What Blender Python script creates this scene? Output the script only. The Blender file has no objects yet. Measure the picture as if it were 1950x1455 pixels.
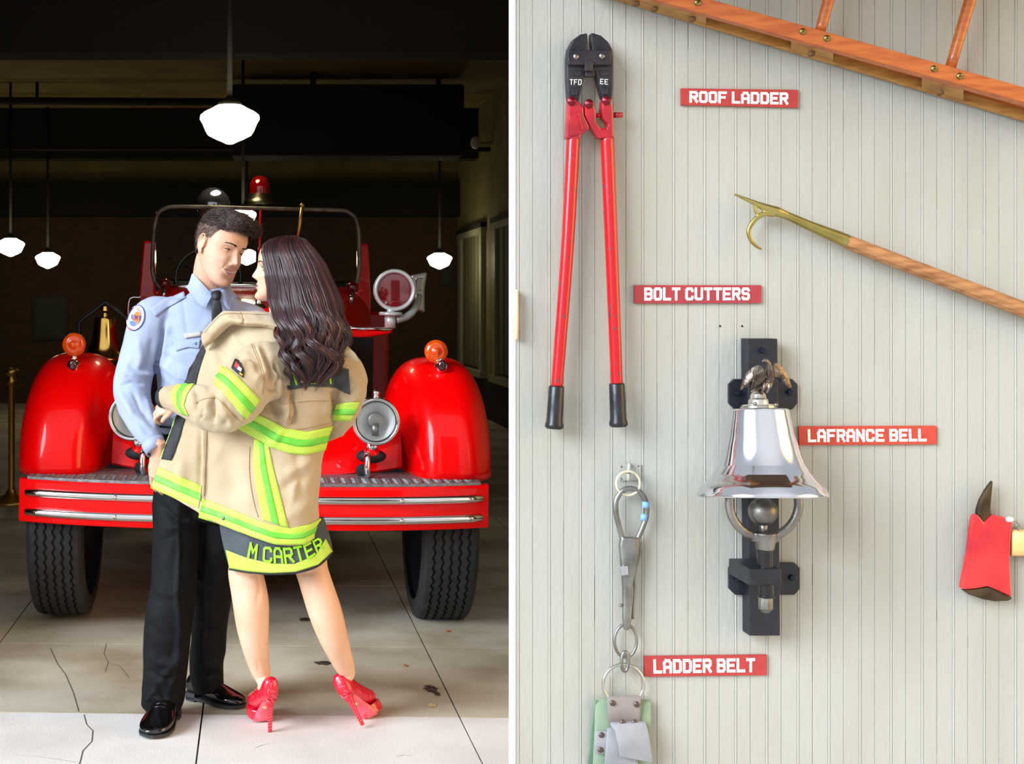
import bpy, bmesh, math, random
import numpy as np
from mathutils import Vector, Matrix, Quaternion
from mathutils.bvhtree import BVHTree
random.seed(7); rng = np.random.RandomState(7)
S = bpy.context.scene
COL = S.collection
# ------------------------------------------------------------------ camera
F, CX, CY, H = 2600.0, 485.0, 577.0, 1.465       # focal length in px, principal point, eye height
cam_d = bpy.data.cameras.new('camera'); cam = bpy.data.objects.new('camera', cam_d); COL.objects.link(cam)
cam.location = (0, 0, H); cam.rotation_euler = (math.pi/2, 0, 0)
cam_d.sensor_fit = 'HORIZONTAL'; cam_d.sensor_width = 36.0
cam_d.lens = F/1950*36; cam_d.shift_x = (975-CX)/1950; cam_d.shift_y = (CY-727.5)/1950
cam_d.clip_end = 300
S.camera = cam
S.view_settings.view_transform = 'Standard'; S.view_settings.look = 'None'
S.view_settings.gamma = 1; S.view_settings.use_curve_mapping = False
S.view_settings.exposure = 0.55
# ------------------------------------------------------------------ sky
w = bpy.data.worlds.new('sky'); S.world = w; w.use_nodes = True
nt = w.node_tree; nt.nodes.clear()
def N(t, nt=nt, **k):
    n = nt.nodes.new(t)
    for a, b in k.items(): setattr(n, a, b)
    return n
tc = N('ShaderNodeTexCoord'); out = N('ShaderNodeOutputWorld'); bg = N('ShaderNodeBackground')
def wmath(op, a, b=None, c=None):
    n = N('ShaderNodeMath', operation=op)
    for i, x in enumerate((a, b, c)):
        if x is None: continue
        if isinstance(x, (int, float)): n.inputs[i].default_value = x
        else: nt.links.new(x, n.inputs[i])
    return n.outputs[0]
def lobe(d, lo, hi):
    v = Vector(d).normalized()
    n = N('ShaderNodeVectorMath', operation='DOT_PRODUCT'); n.inputs[1].default_value = v
    nt.links.new(tc.outputs['Generated'], n.inputs[0])
    m = N('ShaderNodeMapRange', interpolation_type='SMOOTHSTEP'); m.inputs[1].default_value = lo; m.inputs[2].default_value = hi
    nt.links.new(n.outputs['Value'], m.inputs[0]); return m.outputs[0]
def wcol(fac, col, prev=None):
    n = N('ShaderNodeVectorMath', operation='SCALE'); n.inputs[0].default_value = col
    nt.links.new(fac, n.inputs['Scale'])
    if prev is None: return n.outputs[0]
    a = N('ShaderNodeVectorMath', operation='ADD'); nt.links.new(prev, a.inputs[0]); nt.links.new(n.outputs[0], a.inputs[1]); return a.outputs[0]
up = lobe((0, 0, 1), -0.02, 0.55)
base = lobe((0, 0, 1), -1.2, -1.0)
acc = wcol(base, (0.50, 0.515, 0.53))
acc = wcol(up, (0.36, 0.40, 0.46), acc)                                # overcast sky above the street
acc = wcol(lobe((-0.95, -0.62, 0.50), 0.945, 0.962), (28., 30.5, 34.), acc)  # cool daylight key lobe added to the sky, left of the camera
acc = wcol(lobe((0.1, -1.0, 0.45), 0.60, 0.98), (0.75, 0.75, 0.74), acc)
acc = wcol(lobe((0.96, -0.40, 0.22), 0.90, 0.97), (8.6, 5.0, 1.7), acc)   # warm lobe added to the sky, standing in for lamps at right
nt.links.new(acc, bg.inputs['Color']); bg.inputs['Strength'].default_value = 0.46
nt.links.new(bg.outputs[0], out.inputs[0])
try: w.cycles.sampling_method = 'MANUAL'; w.cycles.sample_map_resolution = 1024
except Exception: pass
# ------------------------------------------------------------------ helpers
def P(px, py, Y): return np.array([(px-CX)*Y/F, Y, H-(py-CY)*Y/F])
def lin(c):
    c = np.array(c[:3], float)/255.0
    return tuple(np.where(c <= 0.04045, c/12.92, ((c+0.055)/1.055)**2.4))+(1.0,)
MATS = {}
def mat(name, rgb, rough=0.5, metal=0.0, rgb2=None, nscale=8.0, bump=0.0, bscale=60.0, coat=0.0, emit=None, estr=0.0,
        trans=0.0, ior=1.45, sheen=0.0, sss=0.0, stretch=None, mix=(0.4, 0.65), rough2=None, detail=5.0, spec=None, wave=None, bumpd=0.002):
    if name in MATS: return MATS[name]
    m = bpy.data.materials.new(name); m.use_nodes = True
    t = m.node_tree; b = t.nodes['Principled BSDF']
    b.inputs['Base Color'].default_value = lin(rgb); b.inputs['Roughness'].default_value = rough; b.inputs['Metallic'].default_value = metal
    b.inputs['Coat Weight'].default_value = coat; b.inputs['Coat Roughness'].default_value = 0.05
    if spec is not None: b.inputs['Specular IOR Level'].default_value = spec
    if trans: b.inputs['Transmission Weight'].default_value = trans; b.inputs['IOR'].default_value = ior
    if sheen: b.inputs['Sheen Weight'].default_value = sheen; b.inputs['Sheen Roughness'].default_value = 0.5
    if sss: b.inputs['Subsurface Weight'].default_value = sss; b.inputs['Subsurface Radius'].default_value = (0.012, 0.005, 0.003); b.inputs['Subsurface Scale'].default_value = 1.0
    if emit: b.inputs['Emission Color'].default_value = lin(emit); b.inputs['Emission Strength'].default_value = estr
    co = t.nodes.new('ShaderNodeTexCoord'); vec = co.outputs['Object']
    if stretch:
        mp = t.nodes.new('ShaderNodeMapping'); mp.inputs['Scale'].default_value = stretch
        t.links.new(vec, mp.inputs['Vector']); vec = mp.outputs['Vector']
    if rgb2 or rough2 is not None:
        nz = t.nodes.new('ShaderNodeTexNoise'); nz.inputs['Scale'].default_value = nscale; nz.inputs['Detail'].default_value = detail
        t.links.new(vec, nz.inputs['Vector'])
        mr = t.nodes.new('ShaderNodeMapRange'); mr.inputs[1].default_value = mix[0]; mr.inputs[2].default_value = mix[1]
        t.links.new(nz.outputs['Fac'], mr.inputs[0])
        if rgb2:
            mx = t.nodes.new('ShaderNodeMix'); mx.data_type = 'RGBA'
            mx.inputs[6].default_value = lin(rgb); mx.inputs[7].default_value = lin(rgb2)
            t.links.new(mr.outputs[0], mx.inputs[0]); t.links.new(mx.outputs[2], b.inputs['Base Color'])
        if rough2 is not None:
            r2 = t.nodes.new('ShaderNodeMapRange'); r2.inputs[3].default_value = rough; r2.inputs[4].default_value = rough2
            t.links.new(mr.outputs[0], r2.inputs[0]); t.links.new(r2.outputs[0], b.inputs['Roughness'])
    if bump:
        bn = t.nodes.new('ShaderNodeTexNoise'); bn.inputs['Scale'].default_value = bscale; bn.inputs['Detail'].default_value = 4
        t.links.new(vec, bn.inputs['Vector'])
        bp = t.nodes.new('ShaderNodeBump'); bp.inputs['Strength'].default_value = bump; bp.inputs['Distance'].default_value = bumpd
        t.links.new(bn.outputs['Fac'], bp.inputs['Height']); t.links.new(bp.outputs[0], b.inputs['Normal'])
    MATS[name] = m
    return m
def tag(o, label=None, cat=None, group=None, kind=None):
    if label: o['label'] = label
    if cat: o['category'] = cat
    if group: o['group'] = group
    if kind: o['kind'] = kind
    return o
def thing(name, loc, label, cat, group=None):
    o = bpy.data.objects.new(name, None); COL.objects.link(o); o.location = tuple(float(x) for x in loc); o.empty_display_size = 0.05
    return tag(o, label, cat, group)
WORLDLOC = {}
def obj(name, v, f, m, parent=None, smooth=True, bevel=0, subsurf=0, fm=None, mats=None, sharp=None):
    v = np.asarray(v, float); c = (v.min(0)+v.max(0))/2
    me = bpy.data.meshes.new(name); me.from_pydata([tuple(x) for x in (v-c)], [], [tuple(int(i) for i in q) for q in f])
    for mm in (mats or [m]): me.materials.append(mm)
    if fm is not None: me.polygons.foreach_set('material_index', np.asarray(fm, np.int32))
    if smooth: me.polygons.foreach_set('use_smooth', [True]*len(me.polygons))
    me.update(); me.validate()
    if smooth and sharp: me.set_sharp_from_angle(angle=math.radians(sharp))
    o = bpy.data.objects.new(name, me); COL.objects.link(o); o.location = tuple(c)
    WORLDLOC[o.name] = c
    if parent is not None:
        o.parent = parent
        pl = WORLDLOC.get(parent.name, np.array(parent.location)) if parent.type == 'MESH' else np.array(parent.location)
        o.matrix_parent_inverse = Matrix.Translation(tuple(-pl))
    if bevel:
        b = o.modifiers.new('bevel', 'BEVEL'); b.width = bevel; b.segments = 2; b.limit_method = 'ANGLE'; b.angle_limit = math.radians(40)
    if subsurf:
        b = o.modifiers.new('sub', 'SUBSURF'); b.levels = subsurf; b.render_levels = subsurf
    return o
class MB:
    def __init__(s): s.v = []; s.f = []; s.m = []; s.n = 0
    def add(s, v, f, mi=0):
        v = np.asarray(v, float); s.v.append(v); s.f += [tuple(i+s.n for i in q) for q in f]; s.m += [mi]*len(f); s.n += len(v); return s
    def V(s): return np.vstack(s.v)
    def build(s, name, m, parent=None, **k):
        if isinstance(m, list): return obj(name, s.V(), s.f, None, parent, mats=m, fm=s.m, **k)
        return obj(name, s.V(), s.f, m, parent, **k)
    def box(s, c, size, R=None, mi=0):
        h = np.array(size)/2.0
        q = np.array([[x, y, z] for x in (-1, 1) for y in (-1, 1) for z in (-1, 1)])*h
        if R is not None: q = q @ np.array(R).T
        return s.add(q+np.array(c), [(0,1,3,2),(4,6,7,5),(0,4,5,1),(2,3,7,6),(0,2,6,4),(1,5,7,3)], mi)
    def bx(s, lo, hi, mi=0):
        lo = np.array(lo, float); hi = np.array(hi, float); return s.box((lo+hi)/2, hi-lo, mi=mi)
    def tube(s, *a, mi=0, **k): v, f = tube(*a, **k); return s.add(v, f, mi)
    def lathe(s, *a, mi=0, **k): v, f = lathe(*a, **k); return s.add(v, f, mi)
    def sph(s, c, r, mi=0, n=16, R=None):
        v, f = ellipsoid(c, r, n, R); return s.add(v, f, mi)
    def prism(s, pts, ext, mi=0):
        """pts: Nx3 outline; ext: vector to the back"""
        p = np.array(pts, float); n = len(p)
        return s.add(np.vstack([p, p+np.array(ext)]), [tuple(range(n)), tuple(range(2*n-1, n-1, -1))]+[(i, i+n, (i+1) % n+n, (i+1) % n) for i in range(n)], mi)
def ellipsoid(c, r, n=16, R=None):
    r = np.array([r]*3 if np.isscalar(r) else r, float); v = [[0, 0, 1]]; m = n*2
    for i in range(1, n):
        a = math.pi*i/n
        for j in range(m):
            b = 2*math.pi*j/m; v.append([math.sin(a)*math.cos(b), math.sin(a)*math.sin(b), math.cos(a)])
    v.append([0, 0, -1]); v = np.array(v)*r
    if R is not None: v = v @ np.array(R).T
    f = [(0, 1+j, 1+(j+1) % m) for j in range(m)]
    for i in range(n-2):
        for j in range(m):
            a = 1+i*m+j; b = 1+i*m+(j+1) % m; f.append((a, a+m, b+m, b))
    l = 1+(n-1)*m; o = 1+(n-2)*m
    f += [(o+(j+1) % m, o+j, l) for j in range(m)]
    return v+np.array(c), f
def spline(pts, n, closed=False):
    """Catmull-Rom through rows of pts (any width), n samples per segment"""
    p = np.array(pts, float); out = []
    m = len(p)
    for i in range(m if closed else m-1):
        a, b, c, d = (p[(i+k) % m] if closed else p[min(max(i+k, 0), m-1)] for k in (-1, 0, 1, 2))
        for t in np.linspace(0, 1, n, endpoint=False):
            out.append(0.5*((2*b)+(-a+c)*t+(2*a-5*b+4*c-d)*t*t+(-a+3*b-3*c+d)*t**3))
    if not closed: out.append(p[-1])
    return np.array(out)
def tube(path, rad, n=12, up=(0, -1, 0), caps=True, closed=False, ex=2.0, round_ends=0, twist=0.0):
    """path Nx3; rad scalar, N, or Nx2 (ra along side, rb along up).  up: reference vector"""
    p = np.array(path, float); N_ = len(p)
    r = np.array(rad, float)
    if r.ndim == 0: r = np.full((N_, 2), float(r))
    elif r.ndim == 1:
        r = np.stack([r, r], 1) if len(r) == N_ else np.tile(r, (N_, 1))
    t = np.gradient(p, axis=0) if not closed else (np.roll(p, -1, 0)-np.roll(p, 1, 0))
    t /= np.linalg.norm(t, axis=1)[:, None]+1e-12
    u = np.array(up, float); u = np.tile(u, (N_, 1)) if u.ndim == 1 else u
    # parallel transport when up is None-like, else project
    side = np.cross(t, u); side /= np.linalg.norm(side, axis=1)[:, None]+1e-12
    upv = np.cross(side, t)
    a = np.linspace(0, 2*math.pi, n, endpoint=False)+twist
    ca, sa = np.cos(a), np.sin(a)
    if ex != 2.0:
        ca = np.sign(ca)*np.abs(ca)**(2/ex); sa = np.sign(sa)*np.abs(sa)**(2/ex)
    v = (p[:, None, :]+side[:, None, :]*(r[:, 0][:, None]*ca)[:, :, None]+upv[:, None, :]*(r[:, 1][:, None]*sa)[:, :, None]).reshape(-1, 3)
    f = []
    R_ = N_ if closed else N_-1
    for i in range(R_):
        i2 = (i+1) % N_
        for j in range(n):
            k = (j+1) % n
            f.append((i*n+j, i*n+k, i2*n+k, i2*n+j))
    if caps and not closed:
        if round_ends:
            L = len(v); v = np.vstack([v, p[0]-t[0]*r[0].min()*round_ends*0.6, p[-1]+t[-1]*r[-1].min()*round_ends*0.6])
            f += [(j, L, (j+1) % n) for j in range(n)]; o = (N_-1)*n
            f += [(o+(j+1) % n, L+1, o+j) for j in range(n)]
        else:
            f.append(tuple(range(n-1, -1, -1))); f.append(tuple(range((N_-1)*n, N_*n)))
    return v, f
def lathe(prof, org, axis=(0, 0, 1), n=32, ref=None):
    """prof: list of (r, h) along axis from org"""
    ax = np.array(axis, float); ax /= np.linalg.norm(ax)
    rf = np.array(ref if ref is not None else ((1, 0, 0) if abs(ax[0]) < 0.9 else (0, 1, 0)), float)
    s1 = np.cross(ax, rf); s1 /= np.linalg.norm(s1); s2 = np.cross(ax, s1)
    v = []; rows = []
    for r, h in prof:
        if abs(r) < 1e-6: rows.append([len(v)]); v.append(np.array(org)+ax*h)
        else:
            rows.append(list(range(len(v), len(v)+n)))
            for j in range(n):
                a = 2*math.pi*j/n; v.append(np.array(org)+ax*h+s1*r*math.cos(a)+s2*r*math.sin(a))
    f = []
    for A, B in zip(rows[:-1], rows[1:]):
        for j in range(n):
            k = (j+1) % n
            if len(A) == 1 and len(B) == 1: continue
            if len(A) == 1: f.append((A[0], B[k], B[j]))
            elif len(B) == 1: f.append((A[j], A[k], B[0]))
            else: f.append((A[j], A[k], B[k], B[j]))
    return np.array(v), f
def circ(c, r, n=48, axis='y', a0=0, a1=360, ry=None):
    a = np.radians(np.linspace(a0, a1, n, endpoint=(a1-a0) < 360)); c = np.array(c, float); ry = r if ry is None else ry
    if axis == 'y': return np.stack([c[0]+r*np.cos(a), np.full(n, c[1]), c[2]+ry*np.sin(a)], 1)
    if axis == 'z': return np.stack([c[0]+r*np.cos(a), c[1]+ry*np.sin(a), np.full(n, c[2])], 1)
    return np.stack([np.full(n, c[0]), c[1]+r*np.cos(a), c[2]+ry*np.sin(a)], 1)
def remesh(pieces, voxel, smooth=4, factor=0.5):
    """union of closed pieces -> one continuous surface (numpy verts, faces)"""
    b = MB()
    for v, f in pieces: b.add(v, f)
    me = bpy.data.meshes.new('tmp'); me.from_pydata([tuple(x) for x in b.V()], [], b.f)
    o = bpy.data.objects.new('tmp', me); COL.objects.link(o)
    r = o.modifiers.new('r', 'REMESH'); r.mode = 'VOXEL'; r.voxel_size = voxel; r.adaptivity = 0
    if smooth:
        s = o.modifiers.new('s', 'SMOOTH'); s.iterations = smooth; s.factor = factor
    dg = bpy.context.evaluated_depsgraph_get(); dg.update()
    ev = o.evaluated_get(dg).to_mesh()
    v = np.empty(len(ev.vertices)*3); ev.vertices.foreach_get('co', v); v = v.reshape(-1, 3)
    f = [tuple(p.vertices) for p in ev.polygons]
    o.evaluated_get(dg).to_mesh_clear()
    bpy.data.objects.remove(o); bpy.data.meshes.remove(me)
    return v, f
def vnormals(v, f):
    n = np.zeros_like(v); fa = np.array([q[:3] if len(q) < 4 else q[:4] for q in f if len(q) >= 3], dtype=object)
    q4 = np.array([q for q in f if len(q) == 4]); q3 = np.array([q for q in f if len(q) == 3])
    for q in (q4, q3):
        if len(q) == 0: continue
        if q.shape[1] == 4: fn = np.cross(v[q[:, 2]]-v[q[:, 0]], v[q[:, 3]]-v[q[:, 1]])
        else: fn = np.cross(v[q[:, 1]]-v[q[:, 0]], v[q[:, 2]]-v[q[:, 0]])
        for k in range(q.shape[1]): np.add.at(n, q[:, k], fn)
    return n/(np.linalg.norm(n, axis=1)[:, None]+1e-12)
def topx(v): return np.stack([CX+v[:, 0]*F/v[:, 1], CY-(v[:, 2]-H)*F/v[:, 1]], 1)
def dseg(p, a, b):
    a = np.array(a, float); b = np.array(b, float); d = b-a
    t = np.clip(((p-a) @ d)/(d @ d+1e-9), 0, 1)
    return np.linalg.norm(p-a-t[:, None]*d, axis=1), t
def folds(v, f, strokes, front=True):
    """press creases / raise ridges into a surface. stroke: (points in px, width px, height m)"""
    n = vnormals(v, f); px = topx(v); D = np.zeros(len(v))
    w = np.clip(-n[:, 1]*2.0, 0, 1) if front else np.ones(len(v))
    for pts, wd, amp in strokes:
        best = np.full(len(v), 1e9); par = np.zeros(len(v)); L = len(pts)-1
        for i in range(L):
            d, t = dseg(px, pts[i], pts[i+1]); m = d < best; best[m] = d[m]; par[m] = (i+t[m])/L
        taper = np.clip(np.sin(math.pi*np.clip(par, 0.04, 0.96))*1.6, 0, 1)
        D += amp*np.exp(-(best/wd)**2)*taper
    return v+n*(D*w)[:, None]
def wrinkle(v, f, amp, sc, seed=0.0, mask=None):
    """soft random cloth creases; sc = spatial frequency per axis"""
    from mathutils import noise as mn
    n = vnormals(v, f); q = v*np.array(sc)+seed; D = np.empty(len(v))
    for i, a in enumerate(q):
        t = mn.noise(Vector(a)); u = mn.noise(Vector(a*2.1+7.3)); D[i] = (1-abs(t)*2.6)**1 if abs(t) < .38 else 0.0; D[i] += .5*u
    D -= D.mean()
    if mask is not None: D *= mask
    return v+n*(D*amp)[:, None]
def bvh(v, f): return BVHTree.FromPolygons([Vector(x) for x in v], f)
def bvh_many(L):
    b = MB()
    for v, f in L: b.add(v, f)
    return bvh(b.V(), b.f)
def cast(tree, px, py, lift=0.002, fallback=None):
    d = Vector(P(px, py, 1.0))-Vector((0, 0, H)); d.normalize()
    h, n, i, dist = tree.ray_cast(Vector((0, 0, H)), d)
    if h is None: return None
    if n.dot(d) > 0: n = -n
    return np.array(h+n*lift)
def patch(tree, grid, lift=0.0025, thick=0.002):
    """grid: R x C x 2 array of px points laid over a surface -> thin cloth patch with thickness"""
    R_, C_ = len(grid), len(grid[0]); v = np.full((R_, C_, 3), np.nan)
    for i in range(R_):
        for j in range(C_):
            h = cast(tree, grid[i][j][0], grid[i][j][1], lift)
            if h is not None: v[i, j] = h
    # fill misses with nearest depth
    for i in range(R_):
        for j in range(C_):
            if np.isnan(v[i, j, 0]):
                best = None
                for di in range(-6, 7):
                    for dj in range(-6, 7):
                        a, b = i+di, j+dj
                        if 0 <= a < R_ and 0 <= b < C_ and not np.isnan(v[a, b, 0]):
                            dd = di*di+dj*dj
                            if best is None or dd < best[0]: best = (dd, v[a, b, 1])
                if best: v[i, j] = P(grid[i][j][0], grid[i][j][1], best[1])
    ok = ~np.isnan(v[:, :, 0])
    f = []
    for i in range(R_-1):
        for j in range(C_-1):
            if ok[i, j] and ok[i+1, j] and ok[i+1, j+1] and ok[i, j+1]:
                ys = [v[i, j, 1], v[i+1, j, 1], v[i+1, j+1, 1], v[i, j+1, 1]]
                if max(ys)-min(ys) < 0.06: f.append((i*C_+j, (i+1)*C_+j, (i+1)*C_+j+1, i*C_+j+1))
    v = v.reshape(-1, 3); v[np.isnan(v)] = 0
    used = sorted({k for q in f for k in q}); mp = {k: i for i, k in enumerate(used)}
    return (v[used] if used else np.zeros((0, 3))), [tuple(mp[k] for k in q) for q in f]
def strip_grid(A, B, nl, nw):
    """px grid between polylines A and B"""
    def res(p, n):
        p = np.array(p, float); s = np.r_[0, np.cumsum(np.linalg.norm(np.diff(p, axis=0), axis=1))]; t = np.linspace(0, s[-1], n)
        return np.stack([np.interp(t, s, p[:, 0]), np.interp(t, s, p[:, 1])], 1)
    a, b = res(A, nl), res(B, nl); w_ = np.linspace(0, 1, nw)
    return a[:, None, :]*(1-w_)[None, :, None]+b[:, None, :]*w_[None, :, None]
# block letters on a 4 x 6 grid
GL = {'A': [[(0,0),(0,4.6),(1,6),(3,6),(4,4.6),(4,0)],[(0,2.4),(4,2.4)]], 'B': [[(0,0),(0,6),(3,6),(4,5.2),(4,3.8),(3,3.1),(0,3.1)],[(3,3.1),(4,2.3),(4,.8),(3,0),(0,0)]],
 'C': [[(4,4.4),(4,5.2),(3.2,6),(.8,6),(0,5.2),(0,.8),(.8,0),(3.2,0),(4,.8),(4,1.6)]], 'D': [[(0,0),(0,6),(3,6),(4,5),(4,1),(3,0),(0,0)]],
 'E': [[(4,6),(0,6),(0,0),(4,0)],[(0,3),(3.2,3)]], 'F': [[(4,6),(0,6),(0,0)],[(0,3),(3.2,3)]], 'L': [[(0,6),(0,0),(3.8,0)]],
 'M': [[(0,0),(0,6),(2,2.6),(4,6),(4,0)]], 'N': [[(0,0),(0,6),(4,0),(4,6)]], 'O': [[(.8,0),(0,.8),(0,5.2),(.8,6),(3.2,6),(4,5.2),(4,.8),(3.2,0),(.8,0)]],
 'P': [[(0,0),(0,6),(3.2,6),(4,5.2),(4,3.4),(3.2,2.6),(0,2.6)]], 'R': [[(0,0),(0,6),(3.2,6),(4,5.2),(4,3.6),(3.2,2.9),(0,2.9)],[(2,2.9),(4,0)]],
 'S': [[(4,4.8),(4,5.2),(3.2,6),(.8,6),(0,5.2),(0,3.9),(.8,3.1),(3.2,3.1),(4,2.3),(4,.8),(3.2,0),(.8,0),(0,.8),(0,1.2)]],
 'T': [[(0,6),(4,6)],[(2,6),(2,0)]], 'U': [[(0,6),(0,.8),(.8,0),(3.2,0),(4,.8),(4,6)]], '.': [[(0,0),(0.3,0)]], 'I': [[(0,0),(0,6)]], 'K': [[(0,0),(0,6)],[(4,6),(0,3),(4,0)]], 'H': [[(0,0),(0,6)],[(4,0),(4,6)],[(0,3),(4,3)]],
 'G': [[(4,4.6),(4,5.2),(3.2,6),(.8,6),(0,5.2),(0,.8),(.8,0),(3.2,0),(4,.8),(4,2.8),(2.4,2.8)]], 'Y': [[(0,6),(2,3),(4,6)],[(2,3),(2,0)]], 'V': [[(0,6),(2,0),(4,6)]], 'X': [[(0,0),(4,6)],[(0,6),(4,0)]]}
def letters(text, th=1.3, gap=2.2, cut=None):
    """quads (4 x 2 arrays) in a box 0..1 x 0..1"""
    x = 0; q = []
    for ch in text:
        if ch == ' ': x += 2.6; continue
        g = GL[ch]; wd = max(p[0] for l in g for p in l)
        for l in g:
            for a, b in zip(l[:-1], l[1:]):
                a = np.array(a, float); b = np.array(b, float); d = b-a; L = np.linalg.norm(d); d /= L; nn = np.array([-d[1], d[0]])
                e = th*0.5 if L > 1.5 else th*0.2
                q.append(np.array([a-d*e-nn*th/2, b+d*e-nn*th/2, b+d*e+nn*th/2, a-d*e+nn*th/2])+[x, 0])
        x += wd+gap+0.2
    A = np.array(q); lo = A.reshape(-1, 2).min(0); hi = A.reshape(-1, 2).max(0)
    return (A-lo)/(hi-lo)
def quadmap(q, c):
    """unit square coords -> px quad corners c = TL, TR, BR, BL"""
    u, v = q[..., 0:1], 1-q[..., 1:2]; c = [np.array(x, float) for x in c]
    return (c[0]*(1-u)+c[1]*u)*(1-v)+(c[3]*(1-u)+c[2]*u)*v
# ------------------------------------------------------------------ materials
chrome = mat('chrome', (225, 226, 228), 0.12, 1.0, rough2=0.2, nscale=20)
satin = mat('satin_steel', (150, 148, 142), 0.42, 1.0, rgb2=(112, 110, 105), nscale=14, bump=0.3, bscale=160)
brass = mat('brass', (214, 178, 96), 0.22, 1.0, rgb2=(186, 150, 78), nscale=10)
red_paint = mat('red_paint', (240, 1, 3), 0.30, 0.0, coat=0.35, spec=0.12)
black_metal = mat('black_metal', (14, 17, 24), 0.45, 0.0, rgb2=(24, 28, 38), nscale=20, bump=0.3, bscale=200)
rubber = mat('tyre_rubber', (24, 24, 25), 0.75, rgb2=(34, 34, 34), nscale=12, bump=0.3, bscale=90)
dark = mat('dark_void', (8, 8, 8), 0.8)
glass = mat('clear_glass', (235, 240, 240), 0.04, trans=1.0, ior=1.15)
# ================================================================== setting: pavement, garage floor, garage
apron_m = mat('pale_concrete', (222, 219, 213), 0.85, rgb2=(208, 204, 197), nscale=3.0, bump=0.4, bscale=160, detail=9)
floor_m = mat('stained_concrete', (196, 187, 166), 0.62, rgb2=(152, 138, 112), nscale=1.7, bump=0.3, bscale=60, detail=12, mix=(0.40, 0.64), stretch=(1, 1.2, 1))
seam_m = mat('seam_dirt', (72, 66, 58), 0.9)
XS = [-0.187+0.912*k for k in range(-9, 9)]
brass = mat('stanchion_brass', (226, 186, 100), .38, 1.0)
def sk(x): return -0.04*x
def slabs(name, ys, m, x0, x1, z=0.0):
    b = MB(); g = 0.003
    xs = [x for x in XS if x0 < x < x1]; xs = [x0]+xs+[x1]
    for a, c in zip(xs[:-1], xs[1:]):
        for p, q in zip(ys[:-1], ys[1:]):
            v = [[a+g, p+g+sk(a), z], [c-g, p+g+sk(c), z], [c-g, q-g+sk(c), z], [a+g, q-g+sk(a), z]]
            lo = [[x, y, z-0.02] for x, y, _ in v]
            b.add(v+lo, [(0,1,2,3),(0,4,5,1),(1,5,6,2),(2,6,7,3),(3,7,4,0)])
    b.bx((x0, ys[0]-0.3, z-0.12), (x1, ys[-1]+0.3, z-0.012), mi=1)
    return b
ap = slabs('ground', [-6.0, -4.0, -2.0, 0.3, 2.4, 4.853], apron_m, -7, 7)
def crack(b, pts, wd=1.0, mi=1):
    pts = np.array(pts, float)
    for a, c in zip(pts[:-1], pts[1:]):
        A = P(a[0], a[1], H*F/(a[1]-CY)); B_ = P(c[0], c[1], H*F/(c[1]-CY)); A[2] = B_[2] = 0.0008
        w_ = 0.0018*wd; b.add([A+[-w_, 0, 0], A+[w_, 0, 0], B_+[w_, 0, 0], B_+[-w_, 0, 0]], [(0, 1, 2, 3)], mi)
crack(ap, [(160, 1361), (165, 1380), (177, 1392), (175, 1412), (158, 1430), (152, 1454), (140, 1470)])
crack(ap, [(25, 1438), (70, 1441), (110, 1446), (150, 1453)], 0.8)
crack(ap, [(487, 1424), (500, 1419), (515, 1416)], 0.6); crack(ap, [(755, 1441), (770, 1438), (785, 1440)], 0.8)
o = ap.build('ground', [apron_m, seam_m], smooth=False); tag(o, kind='structure')
fl = slabs('floor', [4.853, 5.84, 7.1, 8.4, 9.7, 11, 13, 15, 17, 20.1], floor_m, -6.1, 3.1)
crack(fl, [(96, 1235), (110, 1265), (125, 1285), (140, 1320), (150, 1355)]); crack(fl, [(203, 1225), (198, 1245), (206, 1262), (200, 1280)], 0.6)
crack(fl, [(206, 1262), (230, 1270), (246, 1292)], 0.5)
o = fl.build('floor', [floor_m, seam_m], smooth=False); tag(o, kind='structure')
# oil marks and a tyre scuff lying on the floor
def blot(cx, cy, rx, ry, m, name, label, cat, seed):
    r_ = np.random.RandomState(seed); Y = H*F/(cy-CY); c = P(cx, cy, Y); c[2] = 0.0012
    a = np.linspace(0, 2*math.pi, 28, endpoint=False); rr = 1+0.25*r_.randn(28)*0.6
    sy = (Y*Y/(F*H))
    pts = [c+np.array([rx*Y/F*math.cos(t)*k, ry*sy*math.sin(t)*k, 0]) for t, k in zip(a, rr)]
    o = obj(name, np.array(pts+[c+[0, 0, 0.0003]]), [(i, (i+1) % 28, 28) for i in range(28)], m, smooth=False); return tag(o, label, cat)
oil = mat('oil_mark', (40, 34, 28), 0.5, rgb2=(90, 78, 64), nscale=30)
blot(820, 1312, 13, 7, oil, 'scuff_mark', 'black scuff mark on the garage floor right of the raised red shoe', 'stain', 1)
blot(833, 1322, 6, 4, oil, 'scuff_mark', 'small dark scuff below the larger black scuff by the yellow leaf', 'stain', 2)
blot(617, 1263, 17, 4, oil, 'oil_stain', 'long dark oil stain on the floor between the bare legs', 'stain', 3)
blot(583, 1180, 13, 3.5, oil, 'oil_stain', 'dark oil spot on the floor under the fire engine', 'stain', 4)
leaf_m = mat('dry_leaf', (226, 208, 150), 0.7, rgb2=(190, 150, 90), nscale=60)
leaf_o = mat('orange_leaf', (206, 120, 62), 0.7, rgb2=(160, 90, 50), nscale=60)
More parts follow.
